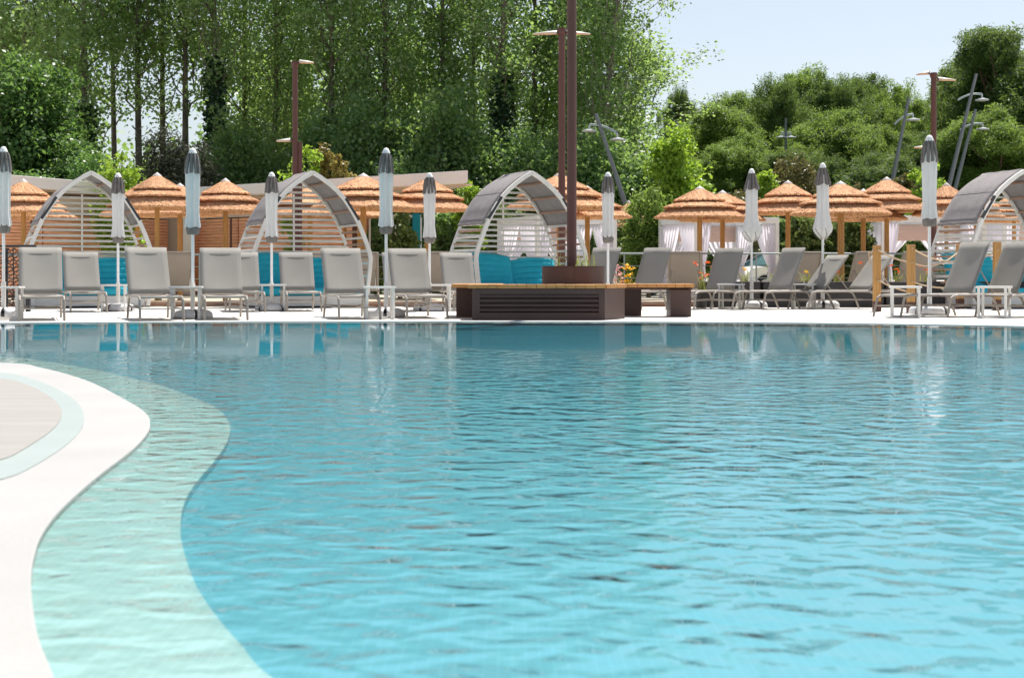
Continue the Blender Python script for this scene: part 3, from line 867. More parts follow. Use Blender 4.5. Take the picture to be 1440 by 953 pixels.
# ------------------------------------------------------------------ basket fence, rail
bf = thing('basket_fence', 'dark woven fence panel at the far left with a flat black top rail', 'fence', (X(8, 24.6), 24.6, 0))
xa, xb = X(-60, 24.6) - X(8, 24.6), X(29, 24.6) - X(8, 24.6)
MB().box(((xa + X(50, 24.6) - X(8, 24.6)) / 2, 0, Zp(346, 24.6)), (X(50, 24.6) - X(8, 24.6) - xa, .12, .04)).build('top_rail', M['fence_dark'], bf, bevel=.004)
ms = MB(); z = .14; k = 0
while z < 1.08:
    pts = [(xa + (xb - xa) * t / 30, .01 * math.sin(t * 2.1 + k), z + .028 * math.sin(t * 1.9 + k * 1.7)) for t in range(31)]
    ms.tube(pts, .011, 5); z += .062; k += 1
for t in range(9):
    x = xa + (xb - xa) * t / 8; ms.tube([(x, .012, .1), (x + .02, -.012, .6), (x, .012, 1.1)], .010, 5)
ms.build('woven_mesh', M['fence_dark'], bf)
for x in (xa, 0, xb): MB().box((x, .03, .55), (.05, .05, 1.1)).build('post', M['fence_dark'], bf)
sf = MB()
for px in (32, 41): sf.box((X(px, 24.6) - X(8, 24.6), -.05, .12), (.07, .07, .24))
sf.build('foot', M['fence_dark'], bf)

def railing(pa, pb, Y, top, label, n):
    root = thing('railing', label, 'railing', (X((pa + pb) / 2, Y), Y, -.02))
    xa, xb = X(pa, Y) - root.location.x, X(pb, Y) - root.location.x
    MB().tube([(xa, 0, top), (xb, 0, top)], .022, 8).build('handrail', M['rail'], root, smooth=True)
    c = MB()
    for z in (.25, .5, .75): c.tube([(xa, 0, top * z), (xb, 0, top * z)], .007, 6)
    c.build('cables', M['rail'], root)
    for k in range(n): MB().tube([(xa + (xb - xa) * (k + .3) / n, 0, 0), (xa + (xb - xa) * (k + .3) / n, 0, top)], .02, 8).build('post', M['rail'], root, smooth=True)
railing(-40, 640, 33.0, 1.12, 'thin metal railing running in front of the timber building', 7)
railing(850, 1500, 34.0, 1.16, 'thin metal railing running in front of the car park', 7)

# ------------------------------------------------------------------ dark planters and their plants
pp = thing('box_planter', 'dark planter', 'planter')
s = MB(); s.box((0, -.22, .25), (.56, .03, .5)); s.box((0, .22, .25), (.56, .03, .5)); s.box((-.265, 0, .25), (.03, .41, .5)); s.box((.265, 0, .25), (.03, .41, .5)); s.box((0, 0, .05), (.5, .41, .06))
s.build('shell', M['charcoal'], pp, bevel=.005)
MB().box((0, 0, .44), (.496, .406, .03)).build('soil', M['soil'], pp)
tf = [make_tuft('flowering_plant', 26, .42, .22, 'flower', 'flower', 21, 3, 'petal_orange'), make_tuft('flowering_plant', 30, .36, .2, 'flower', 'flower', 22, 1, 'petal_yellow')]
PLT = ((1004, 0, 'between bench end and the upright lounger'), (1047, 1, 'below the flared parasol at the white pavilion post'), (1090, 1, 'below the white car'), (1133, 1, 'under the second flared parasol'),
       (1177, 0, 'at the double timber parasol post'), (1219, 0, 'just left of the front bollards'), (1262, 0, 'between the two front bollards'), (1304, 0, 'behind the tallest parasol pole'),
       (1346, 1, 'behind the pool lounger beside the tallest parasol'), (1388, 1, 'between the two right margin loungers'), (1431, 0, 'at the right margin'))
for px, k, lab in PLT:
    Y = 27.95 + rnd.uniform(-.04, .04)
    place(pp, (X(px, Y), Y, 0), rnd.uniform(-.05, .05), 'charcoal box planter ' + lab, 'row of charcoal box planters')
    place(tf[k], (X(px, Y), Y, .42), rnd.uniform(-.4, .4), ('orange flowered plant in the planter ' if k == 0 else 'grassy yellow flowered plant in the planter ') + lab, 'plants in the charcoal planters', (1, 1, rnd.uniform(.9, 1.1)))
sq = thing('flower_pot', 'small dark flower pot with orange flowers beside the bench end', 'flower pot', (X(986, 27.3), 27.3, 0))
MB().lathe([(.10, 0), (.13, .30), (.14, .30), (.14, .33), (.11, .33), (.11, .27)], 20, cap=False).build('shell', M['charcoal'], sq, smooth=True)
MB().lathe([(.002, .28), (.115, .27)], 20, cap=False).build('soil', M['soil'], sq)
oo = make_tuft('potted_flower', 18, .62, .2, 'orange flowers spreading from the small pot beside the bench end', 'flower', 31, 7, 'petal_orange'); oo.location = (X(986, 27.3), 27.3, .27)
for px, fm_, lab in ((871, 'petal_pink', 'made-up pink flowers for a cutout board behind the bench, left of the yellow ones'), (885, 'petal_yellow', 'made-up yellow flowers for a cutout board behind the bench, next to a lounger')):  # made-up flowering plants built in place of coloured cutout boards
    o = make_tuft('stand_in_flower', 26, .85, .2, lab, 'flower', px, 20, fm_); o.location = (X(px, 29.2), 29.2, -.02)
# ------------------------------------------------------------------ thatched parasols
def make_thatch(seed):
    r = random.Random(seed)
    root = thing('thatched_parasol', 'thatched parasol', 'thatched parasol')
    H = 3.0
    tiers = [(.012, .02, .60, -.315), (.42, -.325, .86, -.50), (.66, -.50, 1.06, -.76)]
    for (r0, z0, r1, z1) in tiers:
        t = MB()
        n = 72
        def ring(rr, zz, j): return [((rr + r.uniform(-j, j)) * math.cos(2 * math.pi * k / n), (rr + r.uniform(-j, j)) * math.sin(2 * math.pi * k / n), H + zz + r.uniform(-j, j) * .7) for k in range(n)]
        rings = []
        for q in range(6):
            a = q / 5; rings.append(ring(r0 + (r1 - r0) * a, z0 + (z1 - z0) * a + .004 * math.sin(a * 3.14), .004 + .007 * a))
        rings.append(ring(r1 - .012, z1 - .040, .012)); rings.append(ring(r1 - .10, z1 - .02, .006)); rings.append(ring(max(.02, r0 + .05), z0 - .06, .004))
        t.loft(rings)
        m_ = int(330 * r1)
        for k in range(m_):
            a = r.uniform(0, 6.283); q0 = r.uniform(.0, .75); q1 = min(1.07, q0 + r.uniform(.25, .5)) if r.random() < .5 else r.uniform(.95, 1.09)
            w = r.uniform(.006, .013); up = r.uniform(.012, .03)
            vs = []
            for qq, u2 in ((q0, .004), ((q0 + q1) / 2, up), (q1, up - (.055 if q1 > .97 else .0) * r.random())):
                rad = r0 + (r1 - r0) * qq; zz = H + z0 + (z1 - z0) * qq + .004 * math.sin(min(1, qq) * 3.14) + u2 * .45
                c = Vector((rad * math.cos(a), rad * math.sin(a), zz)); sv = Vector((-math.sin(a), math.cos(a), 0)) * w
                vs += [c - sv, c + sv]
            t.add(vs, [(0, 1, 3, 2), (2, 3, 5, 4)])
        t.build('thatch_tier', M['thatch'], root)
    MB().lathe([(.002, H + .065), (.02, H + .05), (.11, H - .012), (.12, H - .035)], 20, cap=False).build('cap', M['thatch_cap'], root, smooth=True)
    MB().tube([(0, 0, 0), (0, 0, H - .12)], [.066, .058], 12).build('post', M['post_wood'], root, smooth=True)
    st = MB()
    for k in range(8):
        a = 2 * math.pi * k / 8 + .2
        st.beam((.05 * math.cos(a), .05 * math.sin(a), H - .13), (.95 * math.cos(a), .95 * math.sin(a), H - .755), .035, .05)
    st.build('rafters', M['post_wood'], root)
    return root


TPs = [make_thatch(s) for s in (1, 2, 3)]
GT = 'orange thatched parasols behind the loungers'
TH = [  # apex px, apex y, eave y, half width px, Y, post px offset, label
    (33, 252, 296, 58, 34, 'thatched parasol at the far left, behind the basket fence'),
    (50, 264, 304, 56, 38, 'thatched parasol further back at the far left, its eave showing below the front one'),
    (221, 243, 290, 59, 33.5, 'thatched parasol between the leftmost cabana and the tall parasol by the white pillar'),
    (253, 258, 302, 58, 37, 'thatched parasol further back behind the tall closed parasol by the white pillar'),
    (193, 260, 303, 52, 39, 'thatched parasol further back beside the right leg of the leftmost cabana'),
    (317, 251, 294, 59, 35, 'thatched parasol just left of the middle cabana canopy'),
    (436, 258, 302, 62, 37, 'thatched parasol seen through the slats of the middle cabana'),
    (511, 244, 289, 73, 34, 'wide thatched parasol just right of the middle cabana'),
    (484, 262, 303, 58, 39, 'thatched parasol further back behind the wide one right of the middle cabana'),
    (601, 248, 293, 63, 36, 'thatched parasol under the free end of the white roof'),
    (787, 243, 291, 74, 33.5, 'tall thatched parasol behind the two lamp posts'),
    (826, 262, 303, 62, 35.6, 'thatched parasol partly behind the closed parasol at the bench, right of the lamp posts'),
    (884, 282, 306, 36, 45, 'small distant thatched parasol behind the pine shrub'),
    (984, 262, 301, 63, 34, 'thatched parasol in front of the pavilion, below the lime green tree'),
    (1016, 268, 306, 60, 35.8, 'thatched parasol half hidden behind the one in front of the pavilion'),
    (1108, 254, 294, 57, 36, 'thatched parasol below the olive dome shrub'),
    (1182, 255, 300, 70, 32.5, 'widest thatched parasol, right of the second flared parasol'),
    (1214, 266, 306, 60, 35.4, 'thatched parasol peeking under the eave of the widest one'),
    (1247, 249, 294, 58, 35, 'thatched parasol left of the tallest closed parasol'),
    (1331, 257, 301, 47, 35, 'narrow thatched parasol right of the tallest closed parasol'),
    (1372, 262, 301, 40, 36.2, 'thatched parasol just left of the cropped cabana canopy'),
    (1426, 270, 296, 48, 36.8, 'thatched parasol seen through the frame of the cropped cabana'),
]
for i, (px, ay, ey, hw, Y, lab) in enumerate(TH):
    H = Zp(ay, Y) + .02; sx = hw / F * Y / 1.05
    place(TPs[i % 3], (X(px, Y), Y, -.02), rnd.uniform(0, 6), lab, GT, (sx, sx, H / 3.05))
dp = tag(MB().tube([(X(1183, 32.2), 32.2, 0), (X(1183, 32.2), 32.2, 2.1)], .07, 12).build('timber_post', M['post_wood'], None, smooth=True), 'second yellow timber post standing tight beside the post of the widest thatched parasol', 'post')

# ------------------------------------------------------------------ curtained pavilions
def curtain_mesh(a, b, ztop, ztie, zbot, tie, bot, nfold=7, seed=0):
    """cloth from post a towards b, gathered back to the post at ztie"""
    r = random.Random(seed); a = Vector(a); b = Vector(b); d = b - a; nrm = Vector((d.y, -d.x, 0)).normalized()
    def wfrac(z):
        if z >= ztie:
            t = (ztop - z) / (ztop - ztie); return 1 + (tie - 1) * (t ** 1.7)
        t = (ztie - z) / (ztie - zbot); return tie + (bot - tie) * (1 - (1 - t) ** 2)
    ph = r.uniform(0, 6)
    def fn(u, v):
        z = ztop + (zbot - ztop) * v; w = wfrac(z)
        p = a + d * (u * w); am = .035 + .03 * (1 - w)
        p = p + nrm * (am * math.sin(u * nfold * 6.283 + ph + .6 * math.sin(v * 4)))
        return (p.x, p.y, z + .03 * u * math.sin(v * 3.14))
    return MB().grid(fn, 56, 30)


def make_pavilion(w, dp, ht, label, blind=True):
    root = thing('curtained_pavilion', label, 'pavilion')
    k = .11
    cs = [(-w / 2, -dp / 2), (w / 2, -dp / 2), (w / 2, dp / 2), (-w / 2, dp / 2)]
    for x, y in cs: MB().box((x, y, (ht - .16) / 2), (k, k, ht - .16)).build('post', M['white_metal'], root, bevel=.006)
    f = MB()
    for s in (-1, 1):
        f.box((0, s * dp / 2, ht - .08), (w + k, k + .01, .16)); f.box((s * w / 2, 0, ht - .081), (k + .008, dp - k - .012, .156))
    f.build('beam', M['white_metal'], root, bevel=.005)
    rf = MB()
    for q in range(5): rf.box((-w / 2 + w * (q + 1) / 6, 0, ht - .06), (.04, dp - k - .012, .09))
    rf.build('unseen_roof_slats', M['white_metal'], root, bevel=.004)  # unseen roof, opened into slats so that sunlight reaches the curtains
    zt = ht - .17
    i_ = k / 2 + .01
    runs = [((-w / 2, dp / 2), (-w / 2, -dp / 2)), ((-w / 2, dp / 2), (w / 2, dp / 2)), ((w / 2, -dp / 2), (w / 2, dp / 2))]
    for n_, (a, b) in enumerate(runs):
        a = Vector((*a, 0)); b = Vector((*b, 0)); md = (a + b) / 2; d = (b - a).normalized()
        for q, (p0, p1) in enumerate(((a + d * .06, md), (b - d * .06, md))):
            curtain_mesh(p0, p1, zt, .85 + .1 * ((n_ + q) % 2), .10, .30, .36, 6, n_ * 7 + q + int(w * 10)).build('curtain', M['curtain'], root, smooth=True, solid=.006)
    for q, s in enumerate((-1, 1)):
        curtain_mesh((s * (w / 2 - .07), -dp / 2, 0), (s * (w / 2 - .42), -dp / 2, 0), zt, .85, .10, .45, .6, 4, 50 + q).build('curtain', M['curtain'], root, smooth=True, solid=.006)
    if blind:
        bl = MB(); bl.grid(lambda u, v: (-w / 2 + .1 + (w - .2) * u, dp / 2 - .12 + .006 * math.sin(v * 30), zt - .46 * v), 4, 20)
        bl.build('roller_blind', M['blind'], root, smooth=True, solid=.006)
    MB().box((0, .1, .18), (w - .5, dp - .6, .3)).build('day_bed', M['offwhite_metal'], root, bevel=.02)
    MB().box((0, .1, .42), (w - .54, dp - .64, .16)).build('mattress', M['mattress'], root, bevel=.05)
    return root


def pavilion(fl_px, Yf, w, dp, topy, yaw, label):
    fl = Vector((X(fl_px, Yf), Yf, 0)); a = R(yaw)
    c = fl + Matrix.Rotation(a, 3, 'Z') @ Vector((w / 2, dp / 2, 0))
    o = make_pavilion(w, dp, Zp(topy, Yf + .3), label); o.location = (c.x, c.y, -.02); o.rotation_euler = (0, 0, a); o['group'] = 'white curtained pavilions'


pavilion(756, 38.6, 2.4, 2.4, 303, 26, 'white curtained pavilion seen through the slats of the cabana behind the bench')
pavilion(980, 38.6, 2.42, 2.4, 304, 18, 'white curtained pavilion right of the bench with pink beige blind and a white car behind')
pavilion(1242, 38.6, 2.7, 2.3, 303, -3, 'white curtained pavilion behind the roped bollards and tallest closed parasol')
pavilion(1412, 38.8, 2.5, 2.3, 302, -6, 'white curtained pavilion at the right margin behind the cropped cabana')

# ------------------------------------------------------------------ timber building with white roof
root = thing('timber_building', 'low building clad in orange timber slats under a long white flat roof', 'building', (-8, 43, 0))
o0 = Vector((8, -43, 0))
corner, rend, lend = Vector((-10.9, 46, 0)), Vector((-1.18, 38.0, 0)), Vector((-17.0, 33.6, 0))
wend = Vector((-4.35, 40.6, 0))
def wing(a, b, nm):
    d = (b - a).normalized(); n = Vector((-d.y, d.x, 0))
    if n.y > 0: n = -n
    a2 = a + o0; b2 = b + o0
    off = -n * .3
    bkg = MB(); bkg.beam(a2 + off - n * .08 + Vector((0, 0, 1.2)), b2 + off - n * .08 + Vector((0, 0, 1.2)), .1, 2.4)
    bkg.build('wall', M['cladding_back'], root)
    up = MB(); up.beam(a2 + off + Vector((0, 0, 2.68)), b2 + off + Vector((0, 0, 2.68)), .14, .5); up.build('upper_wall', M['soffit'], root)
    L = (b - a).length; npan = max(1, round(L / 2.6))
    for k in range(npan):
        p0 = a2 + off + d * (L * k / npan + .03); p1 = a2 + off + d * (L * (k + 1) / npan - .03)
        s = MB(); z = .10
        while z < 2.40:
            s.beam(p0 + n * .01 + Vector((0, 0, z)), p1 + n * .01 + Vector((0, 0, z)), .05, .084); z += .098
        s.build('slat_cladding', M['cladding'], root, bevel=.005)
wing(corner + (corner - wend).normalized() * .0, wend, 'r'); wing(lend, corner, 'l')
MB().box(((corner + o0).x + .05, (corner + o0).y + .55, 1.5), (1.6, .1, 3.0)).build('corner_wall', M['soffit'], root)
def roof_side(a, b):
    d = (b - a).normalized(); n = Vector((-d.y, d.x, 0))
    if n.y > 0: n = -n
    return d, n
rr = MB(); ro = [rend, corner, lend, lend + Vector((-3, 1.4, 0)), Vector((-13.6, 49.5, 0)), rend + Vector((-.6, 3.4, 0))]
rr.prism([((p + o0).x, (p + o0).y) for p in ro], 3.10, 3.42); rr.build('roof', M['roof_white'], root, bevel=.01)
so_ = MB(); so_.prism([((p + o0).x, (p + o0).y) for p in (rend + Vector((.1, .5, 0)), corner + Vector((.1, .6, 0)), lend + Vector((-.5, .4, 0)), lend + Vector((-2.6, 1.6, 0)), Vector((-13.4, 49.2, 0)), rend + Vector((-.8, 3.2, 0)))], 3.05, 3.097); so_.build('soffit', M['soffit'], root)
pc = corner.lerp(wend, .10); MB().box(((pc + o0).x, (pc + o0).y - .35, 1.55), (.34, .2, 3.08)).build('pillar', M['render_white'], root, bevel=.01)
for t, A_, B_ in ((.33, corner, wend), (.985, corner, wend), (.55, lend, corner)):
    p = A_.lerp(B_, t) + o0; MB().box((p.x, p.y - .0, 1.2), (.06, .06, 2.4)).build('corner_trim', M['post_dark'], root)
for px, mt, Y in ((499, 'post_dark', 38.6), (506, 'post_wood', 38.4)):
    tag(MB().box((X(px, Y), Y, 1.15), (.13, .13, 2.3)).build('timber_post', M[mt], None, bevel=.008), ('dark brown post at the end of the timber building' if mt == 'post_dark' else 'pale timber post at the end of the timber building'), 'post')
pg = thing('pergola_frame', 'thin white frame beyond the building end carrying a teal banner', 'frame', (X(556, 40), 40, 0))
f = MB(); w_ = X(592, 40) - X(556, 40); zt = Zp(304, 40)
f.beam((-w_, 0, zt), (w_, 0, zt), .06, .07); f.build('beam', M['white_metal'], pg)
for x in (-w_, 0, w_): MB().box((x, 0, zt / 2 - .02), (.05, .05, zt - .04)).build('post', M['white_metal'], pg)
bn = tag(MB().grid(lambda u, v: (X(580, 39.9) + .22 * u, 39.9 + .015 * math.sin(v * 9 + u * 3), 1.1 + 1.25 * v), 8, 14).build('banner', M['teal_banner'], None, smooth=True, solid=.006), 'narrow teal banner hanging from the thin white frame', 'banner')

# ------------------------------------------------------------------ leaning steel lamp masts
def mast(px0, py0, px1, py1, Y, heads, label):
    b = Vector((X(px0, Y), Y, 0)); p0 = Vector((X(px0, Y), Y, Zp(py0, Y))); p1 = Vector((X(px1, Y), Y, Zp(py1, Y)))
    d = p1 - p0; foot = p0 - d * (p0.z / d.z) if abs(d.z) > 1e-6 else b
    root = thing('lamp_mast', label, 'lamp mast', foot, 0, 'dark steel lamp masts among the trees')
    MB().tube([(0, 0, 0), tuple(p1 - foot)], [.115, .05], 12).build('mast', M['steel_mast'], root, smooth=True)
    for (ha, la, hx, hy) in heads:      # arm start px,y ; head px,y
        s0 = Vector((X(ha, Y), Y, Zp(la, Y))) - foot; s1 = Vector((X(hx, Y), Y, Zp(hy, Y) + .28)) - foot
        md = (s0 + s1) / 2 + Vector((0, 0, .18))
        pts = [s0 * (1 - t) ** 2 + md * 2 * t * (1 - t) + s1 * t * t for t in [i / 8 for i in range(9)]]
        MB().tube(pts, .035, 8).build('arm', M['rail'], root, smooth=True)
        hp = s1
        h = MB(); h.lathe([(.002, .0), (.05, -.01), (.22, -.06), (.24, -.09), (.2, -.11), (.002, -.12)], 20, tuple(hp + Vector((0, 0, -.12))))
        h.tube([tuple(hp), tuple(hp + Vector((0, 0, -.13)))], .03, 8); h.build('lamp_head', M['lamp_grey'], root, smooth=True)


mast(880, 290, 838, 160, 45, [(868, 188, 829, 188), (868, 188, 868, 200)], 'steel lamp mast leaning left behind the closed parasol at the bench')
mast(1105, 214, 1105, 166, 62, [(1105, 194, 1099, 196), (1105, 194, 1112, 196)], 'upright steel lamp mast above the olive dome shrub')
mast(1256, 250, 1278, 138, 50, [(1258, 175, 1284, 172)], 'steel lamp mast leaning right behind the thatch left of the brown lamp post')
mast(1336, 255, 1373, 104, 50, [(1347, 141, 1381, 144)], 'taller of the two steel masts leaning right beside the cropped cabana')
mast(1346, 255, 1372, 154, 52, [(1350, 183, 1382, 185)], 'shorter of the two steel masts leaning right beside the cropped cabana')

# ------------------------------------------------------------------ parked cars
def make_car(paint, label, van=False):
    root = thing('parked_car', label, 'car')
    hr = 1.85 if van else 1.46
    low = [(-2.05, .3), (-2.09, .62), (-1.98, .92), (-1.2, .95), (.95, .93), (1.75, .82), (2.05, .62), (2.04, .3)]
    b = MB(); rings = []
    for y, sx, sz in ((-.86, .965, .0), (-.885, .99, .02), (-.84, 1, .0), (0, 1.005, .03), (.84, 1, .0), (.885, .99, .02), (.86, .965, 0)):
        rings.append([(x * sx, y, z + (sz if z > .8 else 0)) for x, z in low])
    b.loft(rings); b.build('body', M[paint], root, smooth=True, angle=50)
    if van: cab_ = [(-1.98, .93), (-1.92, 1.6), (-1.75, 1.83), (.5, 1.85), (.9, 1.70), (1.5, .95)]
    else: cab_ = [(-1.9, .93), (-1.65, 1.3), (-1.3, 1.44), (.05, 1.46), (.4, 1.38), (1.2, .95)]
    def wy(z): return .84 - .20 * (z - .93) / (hr - .93)
    g = MB(); g.loft([[(x, -wy(z), z) for x, z in cab_], [(x, wy(z), z) for x, z in cab_]]); g.build('glass', M['car_glass'], root)
    rf = MB(); rp = [c for c in cab_ if c[1] > hr * .86]
    rf.loft([[(x, s * (wy(z) + .012), z + .012) for x, z in rp] for s in (-1, -.5, 0, .5, 1)], cap=False, closed=False)
    rfo = rf.build('roof', M[paint], root, smooth=True, solid=.03)
    pl_ = MB()
    for s in (-1, 1):
        for (xa, za), (xb, zb) in ((cab_[0], cab_[1]), (cab_[1], cab_[2]), (cab_[-1], cab_[-2]), ((-.35, .93), (-.35, hr - .03)), ((-1.2, .93), (-1.2, hr - .05)))[: 5]:
            pl_.beam((xa, s * (wy(za) + .006), za), (xb, s * (wy(zb) + .006), zb), .05, .07, up=(0, 1, 0))
    pl_.build('pillars', M[paint], root)
    for s in (-1, 1):
        MB().lathe([(.0, 0), (.10, .01), (.12, .04), (.09, .07), (0, .08)], 14, (2.0, s * .62, .64)).build('headlight', M['headlight'], root, smooth=True)
        MB().box((.78, s * .97, 1.0), (.12, .2, .13)).build('mirror', M[paint], root, bevel=.03)
        for x in (-1.3, 1.3):
            t = MB(); ringp = [(.20, -.1), (.31, -.1), (.325, -.06), (.325, .06), (.31, .1), (.20, .1)]
            t.loft([[(x + r_ * math.cos(a), s * .80 + y_, .325 + r_ * math.sin(a)) for r_, y_ in ringp] for a in [2 * math.pi * k / 24 for k in range(25)]], cap=False)
            wh = t.build('wheel', M['tyre'], root, smooth=True)
            q = MB(); q.loft([[(x + .21 * math.cos(a), s * .80 + yy, .325 + .21 * math.sin(a)) for a in [2 * math.pi * k / 20 for k in range(20)]] for yy in (-.09, .09)]); q.build('rim', M['rim'], wh)
    return root


for px, Y, rz, paint, lab, van in ((1108, 44, 200, 'car_white', 'white hatchback parked behind the curtained pavilion near the flared parasols', False),
                                   (1205, 54, 185, 'car_pale', 'pale blue car parked behind the widest thatched parasol', True),
                                   (1318, 54, 178, 'car_blue', 'navy blue van parked behind the pavilion at the roped bollards', True),
                                   (850, 46, 195, 'car_pale', 'pale blue car showing between the bench and the pine shrub', False)):
    o = make_car(paint, lab, van); o.location = (X(px, Y), Y, -.02); o.rotation_euler = (0, 0, R(rz)); o['group'] = 'cars in the car park'
# ------------------------------------------------------------------ foliage
def leaves(cent, size, rng, up=.25, asp=.6, out=None, vary=.35):
    """one folded rhombus per centre"""
    n = len(cent)
    nrm = rng.normal(size=(n, 3)); nrm /= np.linalg.norm(nrm, axis=1)[:, None]
    nrm[:, 2] = np.abs(nrm[:, 2]) * (1 - up) + up
    if out is not None: nrm += out * .45
    nrm /= np.linalg.norm(nrm, axis=1)[:, None]
    t = rng.normal(size=(n, 3)); t -= nrm * (t * nrm).sum(1)[:, None]; t /= np.linalg.norm(t, axis=1)[:, None]
    b = np.cross(nrm, t)
    s = (size * (1 + rng.uniform(-vary, vary, n)))[:, None]
    fold = nrm * s * .12
    v = np.empty((n, 4, 3))
    v[:, 0] = cent - t * s * .5; v[:, 1] = cent + b * s * asp * .5 + fold; v[:, 2] = cent + t * s * .5; v[:, 3] = cent - b * s * asp * .5 + fold
    return v.reshape(-1, 3)


def quad_mesh(name, v, mt):
    n = len(v) // 4
    me = bpy.data.meshes.new(name)
    me.vertices.add(len(v)); me.vertices.foreach_set('co', v.astype(np.float32).ravel())
    me.loops.add(len(v)); me.loops.foreach_set('vertex_index', np.arange(len(v), dtype=np.int32))
    me.polygons.add(n); me.polygons.foreach_set('loop_start', np.arange(0, len(v), 4, dtype=np.int32))
    try: me.polygons.foreach_set('loop_total', np.full(n, 4, dtype=np.int32))
    except Exception: pass
    me.update(calc_edges=True); me.materials.append(mt)
    return me


def clumped(centres, radii, per, rng, flat=1.0):
    c = np.repeat(centres, per, axis=0); r = np.repeat(radii, per)[:, None]
    off = np.clip(rng.normal(size=c.shape), -1.9, 1.9) * r * .5
    off[:, 2] *= flat
    return c + off, off


def in_ellipsoids(ells, n, rng, shell=.55):
    vol = np.array([e[3] * e[4] * e[5] for e in ells]) ** .75; idx = rng.choice(len(ells), n, p=vol / vol.sum())
    d = rng.normal(size=(n, 3)); d /= np.linalg.norm(d, axis=1)[:, None]
    r = shell + (1 - shell) * rng.uniform(0, 1, n) ** .7
    E = np.array(ells)[idx]
    return E[:, :3] + d * r[:, None] * E[:, 3:6]


def tree_from_ells(name, label, cat, ells, seed, leaf, lsize, nclump, crad, per, trunk_r, H, tm='trunk', flat=.8, up=.25, asp=.6, shell=.5, limbs=10, cname='crown', stems=1):
    rng = np.random.default_rng(seed); r = random.Random(seed)
    root = thing(name, label, cat)
    cs = in_ellipsoids(ells, nclump, rng, shell); rad = crad * rng.uniform(.6, 1.3, nclump)
    c, off = clumped(cs, rad, per, rng, flat)
    keep = c[:, 2] > .12
    c = c[keep]
    me = quad_mesh(cname, leaves(c, lsize, rng, up, asp), LM[leaf]); link(cname, me, root)
    t = MB()
    top = max(e[2] for e in ells)
    for s_ in range(stems):
        lean = Vector((r.uniform(-.08, .08), r.uniform(-.08, .08), 0)) * (1 + 2 * (stems > 1))
        pts = [Vector((0, 0, -.05)) + lean * (top * k / 6) + Vector((r.uniform(-1, 1), r.uniform(-1, 1), 0)) * trunk_r * .5 * (k > 0) + Vector((0, 0, top * k / 6)) for k in range(7)]
        t.tube(pts, [trunk_r * (1.25 if k == 0 else 1 - .13 * k) for k in range(7)], 8)
    for k in range(limbs):
        q = cs[r.randrange(nclump)]; z0 = max(.15 * top, min(q[2] - .1 * top, top * .85) * r.uniform(.55, .9))
        p0 = pts[0].lerp(pts[-1], z0 / top); p1 = Vector(q)
        md = (p0 + p1) / 2 + Vector((0, 0, -.06 * (p1 - p0).length))
        t.tube([p0, md, p1], [trunk_r * .42, trunk_r * .28, trunk_r * .08], 5)
    t.build('trunk', M[tm], root, smooth=True)
    return root


